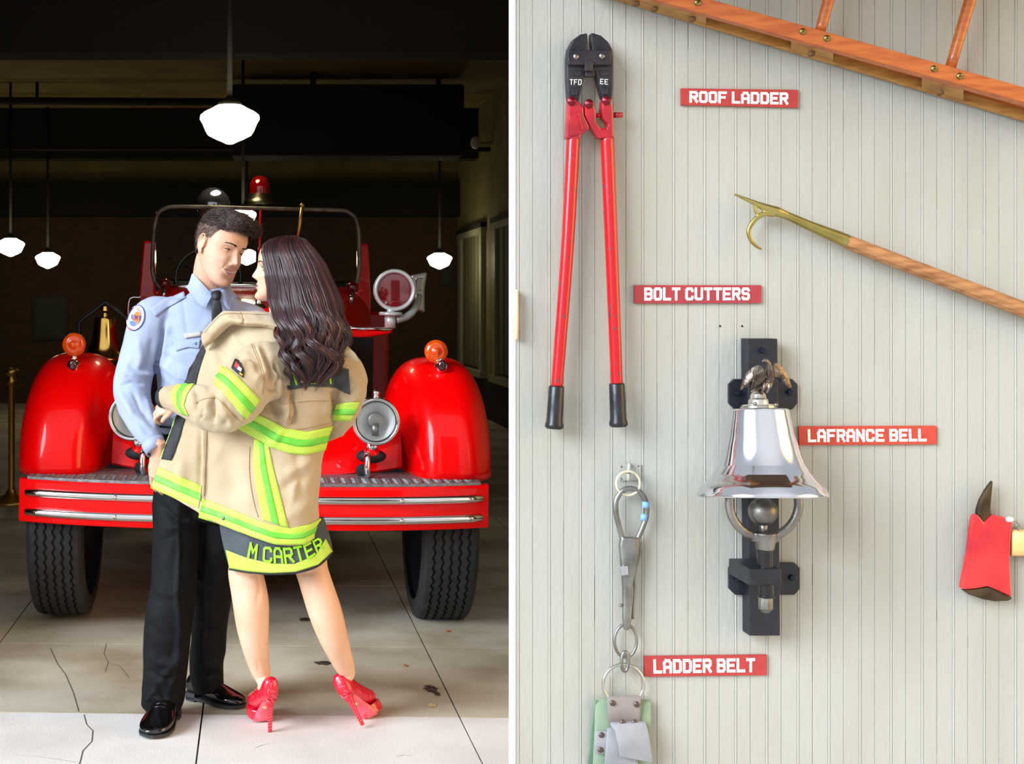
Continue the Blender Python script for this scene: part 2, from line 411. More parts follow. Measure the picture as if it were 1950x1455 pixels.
for cx, cy, r, m, lab in ((822, 1345, 8, leaf_m, 'pale yellow dry leaf on the concrete right of the raised red shoe'), (852, 1203, 5.5, leaf_o, 'small orange leaf near the right front tyre'),
                     (772, 1269, 4.5, leaf_o, 'small orange leaf between the red shoe and the right floor seam')):
    Y = H*F/(cy-CY); c = P(cx, cy, Y); c[2] = 0.002; s_ = r*Y/F
    pts = []
    for i, t in enumerate(np.linspace(0, 2*math.pi, 18, endpoint=False)):
        k = 1.0 if i % 3 else 0.6
        pts.append(c+[s_*math.cos(t)*k, s_*1.6*math.sin(t)*k, 0.004*abs(math.cos(2*t))])
    tag(obj('leaf', np.array(pts+[c+[0, 0, 0.006]]), [(i, (i+1) % 18, 18) for i in range(18)], m), lab, 'leaf')
# ---- garage shell (opening at Y = 4.9)
olive = mat('olive_plaster', (128, 110, 60), 0.8, rgb2=(112, 95, 50), nscale=2)
brick_m = bpy.data.materials.new('old_brick'); brick_m.use_nodes = True
t = brick_m.node_tree; b_ = t.nodes['Principled BSDF']; b_.inputs['Roughness'].default_value = 0.85
co = t.nodes.new('ShaderNodeTexCoord'); mp = t.nodes.new('ShaderNodeMapping'); mp.inputs['Rotation'].default_value = (math.pi/2, 0, 0)
bk = t.nodes.new('ShaderNodeTexBrick'); bk.inputs['Scale'].default_value = 4.0; bk.inputs['Color1'].default_value = lin((88, 62, 40)); bk.inputs['Color2'].default_value = lin((74, 52, 34)); bk.inputs['Mortar'].default_value = lin((84, 64, 44))
t.links.new(co.outputs['Object'], mp.inputs[0]); t.links.new(mp.outputs[0], bk.inputs['Vector']); t.links.new(bk.outputs['Color'], b_.inputs['Base Color'])
board_m = mat('olive_boards', (150, 140, 92), 0.7, rgb2=(135, 124, 80), nscale=3)
casing_m = mat('sage_casing', (158, 158, 128), 0.6)
beam_m = mat('dark_beam', (20, 16, 12), 0.8)
wains_m = mat('dark_wainscot', (34, 28, 20), 0.7)
XR, XL, YB, YF, ZC = 2.98, -6.0, 20.0, 4.9, 4.05
def struct(name, b, m, **k): o = b.build(name, m, smooth=False, **k); tag(o, kind='structure'); return o
b = MB(); b.bx((XL-.2, YB, 0), (XR+.2, YB+.25, ZC)); struct('wall_back', b, brick_m)
b = MB(); b.bx((XL, YB-0.04, 3.16), (XR, YB, ZC-0.02)); struct('trim_1', b, olive)
b = MB(); b.bx((XL, YB-0.3, 2.72), (XR, YB-0.02, 3.2)); struct('trim_2', b, beam_m)
b = MB(); b.bx((XL-.25, YF, 0), (XL, YB, ZC)); struct('wall_left', b, beam_m)
b = MB(); b.bx((XL-.2, YF, ZC), (XR+.2, YB+.2, ZC+.25)); struct('ceiling', b, olive)
# right wall, boarded, with two tall sash windows
b = MB(); b.bx((XR, YF, 0), (XR+.25, YB, ZC))
yy = YF+0.3
while yy < YB:
    b.bx((XR-0.012, yy, 0.5), (XR, yy+0.075, ZC)); yy += 0.09
rw = struct('wall_right', b, board_m)
b = MB(); b.bx((XR-0.04, YF+0.4, 0.0), (XR-0.014, YB, 0.50)); struct('trim_3', b, wains_m)
wn = 0
for y0, y1 in ((17.6, 19.5), (14.6, 16.7)):
    wn += 1
    g = MB(); g.bx((XR-0.03, y0+0.1, 0.6), (XR-0.014, y1-0.1, 2.38))
    fr = MB()
    fr.bx((XR-0.07, y0-0.05, 0.52), (XR-0.013, y0+0.16, 2.46)); fr.bx((XR-0.07, y1-0.16, 0.52), (XR-0.013, y1+0.05, 2.46))
    fr.bx((XR-0.08, y0-0.1, 2.36), (XR-0.013, y1+0.1, 2.50)); fr.bx((XR-0.10, y0-0.12, 0.50), (XR-0.013, y1+0.12, 0.58))
    
    fo = struct('window_%d' % wn, fr, casing_m)
    go = g.build('pane', mat('night_pane', (26, 28, 26), 0.1), fo, smooth=False)
    cu = MB()
    for k in range(9):
        yk_ = y0+.2+k*(y1-y0-.4)/9; cu.bx((XR-.034-.010*(k % 2), yk_, .62), (XR-.022, yk_+(y1-y0-.4)/9-.01, 2.36))
    cu.build('curtain', mat('olive_curtain', (112, 108, 78), .9), fo, smooth=False)
    d2 = MB(); d2.bx((XR-0.085, y0-0.11, 2.44), (XR-0.012, y1+0.11, 2.505)); d2.build('head_moulding', beam_m, fo, smooth=False)
# facade around the opening
fac = mat('facade_brick', (150, 96, 74), 0.85, rgb2=(128, 78, 60), nscale=5)
b = MB(); b.bx((-6.3, YF-.05, 0), (-2.3, YF+.3, 4.6)); b.bx((2.3, YF-.05, 0), (3.3, YF+.3, 4.6)); b.bx((-2.3, YF-.05, 3.25), (2.3, YF+.3, 4.6)); struct('wall_front', b, fac)
# beams, pipes and a duct overhead
b = MB(); b.bx((XL, 9.85, 3.27), (XR, 10.15, ZC)); struct('trim_4', b, beam_m)
b = MB(); b.bx((XL, 18.1, 3.38), (XR, 18.4, ZC)); struct('trim_5', b, beam_m)
b = MB(); b.bx((XL, 6.4, 3.35), (XR, 6.7, ZC)); struct('trim_6', b, beam_m)
b = MB(); b.tube([(XL, 16.0, 3.85), (-0.3, 16.0, 3.82)], 0.045, 10); b.tube([(XL, 17.2, 3.42), (XR, 17.2, 3.40)], 0.03, 10)
b.tube([(-2.55, 16, 3.85), (-2.55, 16, ZC)], 0.02, 8)
pp = b.build('ceiling_pipe', beam_m); tag(pp, 'dark pipes hung under the ceiling left of the large lit globe lamp', 'pipe')
t_ = thing('ceiling_duct', (1.0, 15.5, 3.0), 'black boxy duct hanging under the garage ceiling', 'duct')
b = MB(); b.bx((-0.25, 15.3, 3.12), (2.35, 15.9, 3.92)); b.build('duct_box', beam_m, t_, bevel=0.02)
for x, y in ((0.66, 15.6), (2.1, 15.6), (0.66, 15.29)):
    b = MB(); b.tube([(x, y, 3.9), (x, y, ZC)], 0.028, 8); b.build('hanger', beam_m, t_)
# picture frames and a bench, dim against the back wall
fm_ = mat('dim_frame', (46, 44, 36), 0.6); pic = mat('dim_picture', (64, 70, 58), 0.7)
def framed(x0, x1, y0, y1, Y, lab):
    a = P(x0, y1, Y); c = P(x1, y0, Y); t_ = thing('picture_frame', ((a[0]+c[0])/2, Y, a[2]), lab, 'picture frame')
    b = MB(); b.bx((a[0], Y-0.03, a[2]), (c[0], Y, c[2])); b.build('frame', fm_, t_, smooth=False)
    b = MB(); b.bx((a[0]+.05, Y-0.036, a[2]+.05), (c[0]-.05, Y-0.03, c[2]-.05)); b.build('picture', pic, t_, smooth=False)
framed(62, 130, 563, 648, 20.0, 'dim framed picture on the back wall left of the brass bell')
framed(838, 862, 505, 545, 20.0, 'small dim framed picture on the back wall under the right globe lamp')
# globe pendants
globe_m = mat('lit_opal_glass', (255, 246, 222), 0.3, emit=(255, 240, 205), estr=9.0)
def pendant(px, py, wpx, Y, lab):
    c = P(px, py, Y); r = wpx*Y/F/2
    t_ = thing('pendant_lamp', c+[0, 0, -r], lab, 'pendant lamp', )
    prof = [(0, -.66), (.12, -.65), (.28, -.57), (.45, -.50), (.72, -.36), (.80, -.24), (.90, 0), (1.0, .18), (.98, .30), (.86, .40), (.62, .52), (.45, .62), (.36, .64), (0, .64)]
    b = MB(); b.lathe([(a*r, h*r) for a, h in prof], c, n=40); b.build('globe', globe_m, t_)
    b = MB(); b.lathe([(0, .60*r), (.40*r, .60*r), (.40*r, .70*r), (.30*r, .80*r), (.12*r, .92*r), (0, .95*r)], c, n=24); b.build('fitter', beam_m, t_)
    b = MB(); b.tube([c+[0, 0, .9*r], [c[0], c[1], ZC]], 0.016, 8); b.build('stem', beam_m, t_)
pendant(437.5, 237, 114, 8.3, 'largest lit schoolhouse globe hanging above the fire engine')
pendant(91, 496, 48, 18.0, 'small lit globe at the far left, to the right of the cut off one')
pendant(20, 471, 54, 16.0, 'lit globe cut by the left edge of the photo')
pendant(837, 497, 48, 18.0, 'small lit globe far back on the right beside the windows')
pendant(463, 414, 52, 13.0, 'lit globe half hidden behind the dark haired man, upper of two')
pendant(470, 490, 46, 17.0, 'lit globe glimpsed between the two faces')
# security camera high on the right wall, small wall box
c = P(905, 272, 17.0)
t_ = thing('wall_camera', (XR-.02, c[1], c[2]), 'small white dome camera high on the right garage wall', 'camera')
b = MB(); b.tube([(XR-.01, 17, c[2]), (c[0]+.02, 17, c[2]-.02)], 0.02, 8); b.build('arm', casing_m, t_)
b = MB(); b.sph((c[0], 17, c[2]), (.06, .06, .08)); b.build('dome', mat('white_plastic', (215, 215, 205), .4), t_)
# brass stanchion with rope
Y = 10.0; bx = P(22, 958, Y)[0]
t_ = thing('stanchion', (bx, Y, 0), 'polished brass rope stanchion at the far left behind the fender', 'stanchion')
b = MB(); b.lathe([(0, 0), (.17, 0), (.17, .015), (.12, .035), (.05, .06), (.03, .1)], (bx, Y, 0)); b.build('base', brass, t_)
b = MB(); b.lathe([(.024, .08), (.024, .90), (.03, .91), (.024, .93)], (bx, Y, 0)); b.build('post', brass, t_)
b = MB(); b.lathe([(0.024, .86), (.038, .87), (.038, .90), (.024, .92), (.05, .94), (.055, .965), (.045, .985), (0, .99)], (bx, Y, 0)); b.build('finial', brass, t_)
b = MB(); pts = [(bx-.075-1.5*s, Y, .88-.9*s+.55*s*s) for s in np.linspace(0, 1, 14)]; b.tube(pts, .022, 10)
o = b.build('barrier_rope', mat('rope_red', (110, 24, 20), .8)); tag(o, 'dark red rope sagging from the brass stanchion', 'rope')
# ================================================================== near wall with the fire tools (face at Y = 3.1)
WY = 3.1; SW = WY/F
def W(px, py, d): return P(px, py, WY-d)
cream = mat('cream_paint', (166, 167, 158), 0.42, rgb2=(161, 161, 150), nscale=5, bump=0.35, bscale=55, stretch=(1.6, 1, 0.5), bumpd=0.003)
crack_m = mat('board_gap', (120, 110, 84), 0.9)
XW0 = (980-CX)*SW; XW1 = XW0+1.30
prof = []                                                        # (x, y) plan profile of the beadboard face
x = XW0; k = 0; y0 = WY; pitch = 29.6*SW
gaps = []
prof.append((x, y0))
xx = x+0.004*1.2
while xx+pitch < XW1:
    g = 0.0016
    if k % 2 == 0:     # bead: two narrow grooves with a round between
        prof += [(xx, y0), (xx+g*.6, y0+.0014), (xx+g*1.2, y0), (xx+g*2.4, y0-.0008), (xx+g*3.6, y0), (xx+g*4.2, y0+.0014), (xx+g*4.8, y0)]
    else:              # joint between two boards
        prof += [(xx, y0), (xx+g*.5, y0+.0016), (xx+g*1.1, y0)]
        gaps.append(xx+g*.55)
    xx += pitch; k += 1
prof.append((XW1, y0))
p = np.array(prof); n = len(p); ZB, ZT = 0.0, 3.05
v = np.vstack([np.c_[p, np.full(n, ZB)], np.c_[p, np.full(n, ZT)]])
b = MB(); b.add(v, [(i, i+1, n+i+1, n+i) for i in range(n-1)])
b.bx((XW0+0.0005, WY+.006, ZB), (XW1, WY+.062, ZT))
for i, gx in enumerate(gaps):                                     # open joints, dark where the paint has split
    r_ = np.random.RandomState(i+3)
    for q in range(5 if i % 4 == 1 else 2):
        z0 = r_.uniform(.3, 2.3); L = r_.uniform(.02, .14 if i % 4 != 1 else .35)
        b.bx((gx-.0004, WY+.0004, z0), (gx+.0005, WY+.0025, z0+L), mi=1)
o = b.build('wall_near', [cream, crack_m], smooth=False); tag(o, kind='structure')
trim_w = mat('white_gloss_trim', (252, 252, 252), 0.35)
b = MB(); b.bx((XW0-.0012, WY-.0003, 0), (XW0+.0008, WY+.064, ZT)); o = b.build('trim_7', trim_w, smooth=False); tag(o, kind='structure')
b = MB(); b.bx((XW0-.10, WY-.50, 2.40), (XW1, WY+.07, 2.46)); b.bx((XW0-.10, WY-.53, 2.37), (XW1, WY-.50, 2.50)); o = b.build('shade_eave', mat('shade_eave_brown', (96, 78, 58), .7), smooth=False, bevel=.004); tag(o, kind='structure')  # unseen eave, added to shade the top of the tool wall
# nail holes and old screw marks
for q, lab in (((1371, 621), 'small dark screw hole above the bell bracket, left of two'), ((1413, 621), 'small dark screw hole above the bell bracket, right of two')):
    b = MB(); b.lathe([(0, 0), (.0022, 0), (.0022, -.0012), (0, -.0012)], W(q[0], q[1], 0.0003), (0, 1, 0), 10)
    o = b.build('screw_hole', dark); tag(o, lab, 'screw hole')
# ---- signs
def sign(c, tx, text, rgb, lab, seed):
    cen = np.mean([W(q[0], q[1], .004) for q in c], 0)
    t_ = thing('wall_sign', cen, lab, 'sign', 'red lettered signs on the cream wall')
    m = mat('sign_red_%d' % seed, rgb, 0.55, rgb2=tuple(int(q*.93) for q in rgb), nscale=30)
    b = MB(); b.prism([W(q[0], q[1], .007) for q in c], (0, .0065, 0)); b.build('board', m, t_, smooth=False, bevel=.0004)
    q = letters(text, 1.55, 2.1); u0 = (tx[0]-c[0][0])/(c[1][0]-c[0][0]); u1 = (tx[1]-c[0][0])/(c[1][0]-c[0][0])
    q = q*[u1-u0, .74]+[u0, .13]; g = quadmap(q, c); b = MB()
    for k_, r in enumerate(g):
        b.prism([W(a[0], a[1], .0076+.00001*k_) for a in r], (0, .0008, 0))
    wm = mat('worn_white_paint', (248, 246, 244), 0.6)
    b.build('lettering', wm, t_, smooth=False)
    r_ = np.random.RandomState(seed); b = MB()                    # worn specks and scratches in the lettering
    for k_ in range(26):
        u = r_.uniform(u0+.28*(u1-u0), u1); v_ = r_.uniform(.2, .8); du = r_.uniform(.003, .010); dv = r_.uniform(.015, .06)
        r = quadmap(np.array([[u, v_], [u+du, v_], [u+du, v_+dv], [u, v_+dv]]), c); b.prism([W(a[0], a[1], .0079) for a in r], (0, .0006, 0))
    tag(b.build('worn_specks', m, t_, smooth=False), kind='stuff')
sign([(1297, 168), (1520, 171), (1520, 205), (1297, 200)], (1313, 1502), 'ROOF LADDER', (170, 50, 46), 'red sign board reading ROOF LADDER', 11)
sign([(1208, 543), (1450, 543), (1450, 577), (1208, 578)], (1227, 1428), 'BOLT CUTTERS', (156, 48, 54), 'red sign board reading BOLT CUTTERS', 12)
sign([(1521, 812), (1783, 811), (1784, 846), (1522, 848)], (1538, 1764), 'LAFRANCE BELL', (188, 62, 42), 'orange red sign board right of the silver bell', 13)
sign([(1227, 1250), (1460, 1247), (1460, 1286), (1228, 1289)], (1244, 1438), 'LADDER BELT', (168, 52, 50), 'red sign board reading LADDER BELT', 14)
# ---- roof ladder
wood_o = mat('varnished_ladder', (186, 100, 36), 0.38, rgb2=(164, 78, 22), nscale=7, stretch=(2, 8, 14), bump=.1, coat=.3)
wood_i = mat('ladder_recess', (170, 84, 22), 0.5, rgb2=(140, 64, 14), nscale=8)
wood_b = mat('ladder_underside', (176, 128, 62), 0.5, rgb2=(150, 100, 42), nscale=8, stretch=(2, 8, 14))
t_ = thing('roof_ladder', W(1560, 60, .05), 'varnished wooden ladder rail with slots crossing the top of the wall', 'ladder')
sl = .2965
def yt(px): return 26+(px-1450)*.280      # top of front face
def ym(px): return 56+(px-1450)*.277      # front lower corner
def yb(px): return 84+(px-1450)*sl        # wall side lower corner
def strip(x0, x1, d0, d1, f0, f1, mi=0, bb=None, nseg=1):
    """board slice between fractions f0..f1 of the rail depth, from front (0) to wall (1)"""
    def corner(px, fr, top):
        d = .095-fr*.085; pym = ym(px)+(yb(px)-ym(px))*fr
        q = W(px, pym, d)
        if top: q = q.copy(); q[2] = W(px, yt(px), .095)[2]
        return q
    q = [corner(a, fr, tp) for a in (x0, x1) for fr in (f0, f1) for tp in (False, True)]
    bb.add(np.array(q), [(0,1,3,2),(4,6,7,5),(0,4,5,1),(2,3,7,6),(0,2,6,4),(1,5,7,3)], mi)
b = MB(); strip(1120, 2060, 0, 0, 0.0, 0.26, bb=b); b.build('rail', wood_o, t_, smooth=False, bevel=.0015)
b = MB(); strip(1120, 2060, 0, 0, 0.84, 1.0, bb=b)
for a, c in ((1120, 1345), (1506, 1587), (1755, 1835), (2000, 2060)): strip(a, c, 0, 0, 0.26, .84, bb=b)
b.build('rail_underside', wood_b, t_, smooth=False, bevel=.001)
b = MB()
for a, c in ((1345, 1506), (1587, 1755), (1835, 2000)):
    q = []
    for px in (a, c):
        for fr in (.26, .84):
            d = .095-fr*.085; z1 = W(px, yt(px), .095)[2]; zz = W(px, ym(px)+(yb(px)-ym(px))*fr, d); q.append([zz[0], zz[1], zz[2]+.020]); q.append([zz[0], zz[1], z1-.001])
    b.add(q, [(0,1,3,2),(4,6,7,5),(0,4,5,1),(2,3,7,6),(0,2,6,4),(1,5,7,3)])
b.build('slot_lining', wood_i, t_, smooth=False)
for (xb, ybm), (xt, yt_) in (((1561, 62), (1590, -45)), ((1809, 132), (1862, -50))):
    b = MB(); A = W(xb, ybm, .055); B_ = W(xt, yt_, .055); b.tube([A+(B_-A)*s for s in np.linspace(0, 1, 8)], np.linspace(.0115, .013, 8), 16); b.build('rung', wood_o, t_)
for q in ((1329, 5), (1529, 60), (1575, 73), (1779, 131), (1828, 145)):
    b = MB(); c = W(q[0], q[1], .0955); b.lathe([(0, .005), (.004, .0045), (.0075, .001), (.0082, -.002), (0, -.002)], c, (0, -1, 0), 20)
    s_ = b.build('screw', mat('aged_brass', (176, 168, 96), .35, 1.0, rgb2=(120, 110, 60), nscale=80), t_)
    b = MB(); b.box(c+[0, -.0047, 0], (.012, .001, .0012)); b.build('slot', dark, s_, smooth=False)
for q in ((1318, 36), (1545, 102), (1790, 176), (1246, 17), (1211, 6)):
    b = MB(); d = .052; c = W(q[0], q[1], d); b.lathe([(0, 0), (.008, 0), (.008, .004), (.0, .004)], c, (0, -.5, -1), 16)
    b.build('plug', mat('plug_wood', (110, 76, 36), .6), t_)
# ---- bolt cutters
def C1(p): return [(980+a*.27487, c*.27487) for a, c in p]
t_ = thing('bolt_cutters', W(1118, 440, 0), 'long red bolt cutters with black jaws hung upright on the wall', 'bolt cutters')
iron = mat('blackened_iron', (30, 32, 42), .42, .4, rgb2=(58, 52, 54), nscale=16, bump=.4, bscale=120)
cut_red = mat('worn_red_enamel', (176, 10, 34), .30, rgb2=(140, 6, 26), nscale=14, coat=.3, bump=.15, bscale=90)
chip = mat('worn_red_chipped', (176, 3, 18), .28, rgb2=(92, 56, 62), nscale=70, coat=.3, mix=(.62, .68), detail=3)
J1 = C1([(505, 228), (455, 238), (405, 275), (372, 335), (362, 400), (362, 540), (368, 640), (374, 700), (400, 712), (445, 700), (465, 620), (485, 530), (487, 470), (500, 420), (508, 330), (511, 290)])
J2 = C1([(530, 290), (528, 228), (545, 228), (600, 245), (650, 290), (680, 345), (686, 420), (684, 560), (677, 690), (640, 700), (607, 680), (575, 560), (557, 500), (540, 470), (538, 330)])
for J in (J1, J2):
    b = MB(); b.prism([W(a, c, .042) for a, c in J], (0, .026, 0)); b.build('jaw', iron, t_, smooth=False, bevel=.003)
b = MB(); b.prism([W(a, c, .054) for a, c in C1([(376, 345), (668, 345), (674, 360), (672, 440), (660, 450), (385, 450), (372, 435), (372, 358)])], (0, .013, 0)); b.build('pivot_strap', iron, t_, smooth=False, bevel=.002)
b = MB(); b.prism([W(a, c, .060) for a, c in C1([(487, 412), (545, 412), (545, 490), (487, 490)])], (0, .018, 0)); b.prism([W(a, c, .05) for a, c in C1([(490, 475), (555, 475), (555, 530), (490, 530)])], (0, .018, 0)); b.build('stop_block', iron, t_, smooth=False, bevel=.001)
for q in ((425, 393), (605, 390)):
    a = C1([q])[0]; b = MB(); b.lathe([(0, .003), (.006, .003), (.007, 0), (0, 0)], W(a[0], a[1], .054), (0, -1, 0), 20); b.build('pivot_pin', satin, t_)
for q in ((386, 488, 470, 525), (590, 488, 660, 525), (390, 608, 440, 660), (600, 608, 650, 655)):
    b = MB(); b.prism([W(a, c, .0445) for a, c in C1([(q[0], q[1]), (q[2], q[1]), (q[2]-8, q[3]), (q[0]+8, q[3])])], (0, .004, 0))
    b.build('cast_pad', iron, t_, smooth=False, bevel=.0015)
wp = mat('chalk_paint', (222, 220, 216), .7)
for text, c in (('TFD', [(1085, 151), (1108, 151), (1107, 162), (1085, 161)]), ('EE', [(1143, 150), (1158, 151), (1158, 161), (1143, 160)])):
    b = MB()
    for k_, r in enumerate(quadmap(letters(text, .9, 2.4), c)): b.prism([W(a[0], a[1], .0432+.00003*k_) for a in r], (0, .0012, 0))
    b.build('painted_letters', wp, t_, smooth=False)
A1 = C1([(372, 700), (385, 678), (415, 680), (440, 700), (478, 735), (483, 800), (522, 880), (515, 900), (462, 935), (455, 965), (358, 960), (362, 870), (368, 800)])
A2 = C1([(485, 740), (492, 710), (515, 698), (548, 715), (568, 780), (565, 840), (600, 890), (635, 888), (648, 862), (612, 822), (602, 760), (605, 695), (635, 670), (672, 688), (685, 760), (690, 955), (585, 960), (530, 890), (488, 800)])
for A in (A1, A2):
    b = MB(); b.prism([W(a, c, .046) for a, c in A], (0, .028, 0)); b.build('arm', cut_red, t_, smooth=False, bevel=.004)
b = MB(); b.prism([W(a, c, .0495) for a, c in C1([(380, 800), (455, 770), (485, 850), (515, 885), (455, 930), (385, 945)])], (0, .006, 0)); b.tube([W(*C1([(445, 790)])[0], .051), W(*C1([(470, 900)])[0], .051)], .003, 8); b.build('arm_web', cut_red, t_, smooth=False, bevel=.003)
b = MB(); q = C1([(688, 797), (745, 797)]); b.tube([W(q[0][0], q[0][1], .03), W(q[1][0], q[1][1], .03)], .0062, 14); b.tube([W(*C1([(560, 800)])[0], .03), W(*C1([(605, 800)])[0], .03)], .005, 12); b.build('adjusting_bolt', cut_red, t_)
for q in ((395, 700), (515, 718), (635, 695)):
    a = C1([q])[0]; b = MB(); b.lathe([(0, .006), (.0035, .006), (.004, .002), (.0095, .002), (.0105, 0), (0, 0)], W(a[0], a[1], .048), (0, -1, 0), 20); b.build('bolt', mat('dark_red_bolt', (120, 22, 40), .35, .6), t_)
for top, mid, bot in (((1092, 258), (1080, 480), (1060, 742)), ((1156, 258), (1165, 480), (1175, 738))):
    pts = spline([W(*top, .03), W(*mid, .034), W(*bot, .034)], 12); b = MB(); b.tube(pts, np.linspace(.0155, .0132, len(pts)), 24); hd = b.build('handle', chip, t_)
for (x0, y0_), (x1, y1_) in (((1060, 735), (1055, 817)), ((1174.5, 730), (1178, 813))):
    A = W(x0, y0_, .034); B_ = W(x1, y1_, .036); pts = [A+(B_-A)*s for s in (0, .03, .5, .82, .90, .96, 1.0)]
    b = MB(); b.tube(pts, [.016, .0172, .0178, .0182, .0205, .0205, .0165], 24); b.build('grip', mat('black_grip', (16, 18, 22), .35, rgb2=(30, 33, 40), nscale=30, bump=.2, bscale=70), t_)
# ---- pike pole
t_ = thing('pike_pole', W(1680, 490, .03), 'brass headed pike pole with worn wooden shaft slanting across the wall', 'pike pole')
old_brass = mat('old_brass', (176, 164, 98), .36, 1.0, rgb2=(140, 128, 72), nscale=12, bump=.2)
def C4(x, y): return (1350+x*.3077, 340+y*.3077)
def wl(L, d): return [W(*C4(a, c), d) for a, c in L]
b = MB(); pts = spline(wl([(155, 97), (230, 128), (300, 158), (360, 185), (420, 205), (480, 228), (600, 282), (700, 324), (790, 360), (853, 388)], .032), 4)
rad = np.interp(np.linspace(0, 9, len(pts)), range(10), [.0018, .0042, .0062, .0098, .0115, .0090, .0108, .0125, .0145, .0155]); pv, pf = tube(pts, rad, 20, round_ends=1)
hk = spline(wl([(400, 218), (352, 215), (300, 240), (258, 290), (246, 335), (262, 385), (295, 420), (328, 438)], .032), 6)
hv, hf = tube(hk, np.interp(np.linspace(0, 7, len(hk)), range(8), [.008, .0068, .0056, .0052, .0050, .0045, .0034, .0018]), 16, round_ends=1)
fin = spline(wl([(285, 160), (293, 205), (310, 235)], .032), 5); fv, ff = tube(fin, [.004]*len(fin), 10)
v, f = remesh([(pv, pf), (hv, hf), (fv, ff)], .0011, 3); obj('hook_head', v, f, old_brass, t_)
shaft = mat('worn_ash_wood', (170, 120, 74), .5, rgb2=(132, 86, 48), nscale=5, stretch=(3, 10, 22), bump=.3, bscale=30)
b = MB(); A = W(*C4(850, 390), .032); B_ = W(2080, 640, .034); b.tube([A+(B_-A)*s for s in (0, .01, .3, .7, 1)], [.0142, .0162, .0166, .018, .0185], 10, twist=.3); b.build('shaft', shaft, t_, sharp=30)
# ---- bell on its bracket
t_ = thing('fire_bell', W(1453, 930, 0), 'silver chrome bell with an eagle on top, mounted on a black bracket', 'bell')
b = MB(); b.prism([W(a, c, .045) for a, c in ((1424, 645), (1481, 645), (1483.5, 900), (1486, 1211), (1427, 1211), (1425, 900))], (0, .0445, 0)); b.build('backing_bar', black_metal, t_, smooth=False, bevel=.002)
for y0_, y1_, xl, xr in ((722, 780, 1388, 1519), (1072, 1133, 1388.5, 1523.5)):
    for L in (((xl+10, y0_), (1434, y0_), (1434, y1_), (xl+12, y1_), (xl, y1_-12), (xl, y0_+10)), ((1474, y0_), (xr-10, y0_), (xr, y0_+10), (xr, y1_-12), (xr-10, y1_), (1474, y1_))):
        b = MB(); b.prism([W(a, c, .010) for a, c in L], (0, .0095, 0)); b.build('side_plate', black_metal, t_, smooth=False, bevel=.001)
for q, d in (((1451, 667), .045), ((1402, 748), .01), ((1503, 747), .01), ((1404, 1102), .01), ((1507, 1100), .01)):
    b = MB(); b.lathe([(0, .008), (.0062, .008), (.0072, .006), (.0072, 0), (0, 0)], W(q[0], q[1], d), (0, -1, 0), 6); b.build('bolt', mat('blued_bolt', (36, 42, 58), .35, .7), t_, smooth=False)
DB = .150; ax = np.array([0, math.sin(math.radians(7)), math.cos(math.radians(7))])
sb = (WY-DB)/F; org = W(1452, 945, DB)
polished = mat('polished_nickel', (216, 217, 222), .07, 1.0, rough2=.14, nscale=9)
def hb(y): return (945-y)*sb/ax[2]
pr = [(118, 947), (121, 945.5), (120.5, 941), (117, 934), (112, 926), (104, 918), (98.5, 912), (91, 903), (82.5, 889), (73, 865), (64, 830), (57, 790), (56, 784), (53.5, 781), (44, 779.5), (0, 779.5)]
pr = [tuple(q) for q in spline(np.array(pr[:11]), 5)[:-1]]+[tuple(q) for q in spline(np.array(pr[10:15]), 4)]+[pr[15]]
b = MB(); b.lathe([(112*sb, hb(946)), (100*sb, hb(930)), (70*sb, hb(870))]+[(a*sb*.985, hb(c)) for a, c in pr], org, ax, 96); 
b.build('bell_body', polished, t_, sharp=50)
b = MB(); b.lathe([(33*sb, hb(780)), (33*sb, hb(776)), (31*sb, hb(775)), (30*sb, hb(772.5)), (19*sb, hb(772)), (18.5*sb, hb(764)), (17*sb, hb(762)), (15*sb, hb(760)), (14.5*sb, hb(754)), (11*sb, hb(749)), (5*sb, hb(746)), (0, hb(745.5))], org, ax, 40); b.build('crown', mat('crown_nickel', (205, 200, 190), .25, 1.0), t_, sharp=40)
for a, c in ((1438, 769), (1478, 771)):
    b = MB(); b.sph(W(a, c, DB+.026), .0045); b.build('crown_nut', satin, t_)
# eagle
pewter = mat('pewter', (128, 118, 108), .36, 1.0, rgb2=(70, 60, 52), nscale=40, bump=.8, bscale=130)
def C5(x, y, d): return W(1300+x*.2338, 620+y*.2338, d)
DE = .135
pc = []
pts = spline([C5(655, 288, DE+.016), C5(672, 284, DE+.016), C5(692, 300, DE+.012), C5(705, 335, DE+.008), C5(708, 380, DE), C5(700, 430, DE-.004), C5(672, 480, DE-.006), C5(620, 520, DE-.012), C5(565, 556, DE-.02)], 5)
pc.append(tube(pts, np.stack([np.interp(np.linspace(0, 8, len(pts)), range(9), q) for q in ([.0018, .0050, .0052, .0062, .0105, .0125, .0105, .0080, .0075], [.0018, .0048, .0050, .006, .010, .012, .010, .0045, .002])], 1), 16, round_ends=1))
pc.append(tube([C5(655, 288, DE+.018), C5(648, 298, DE+.019)], [.0022, .0008], 8, round_ends=1))
for lx in (650, 690): pc.append(tube(spline([C5(lx+25, 470, DE+.004), C5(lx+14, 505, DE+.010), C5(lx-4, 545, DE+.006)], 5), [.0062, .0062, .0058, .0052, .0045, .0038, .0032, .003, .003, .003, .0035][:11], 10, round_ends=1))
v, f = remesh(pc, .0011, 2); eg = obj('eagle', v, f, pewter, t_)
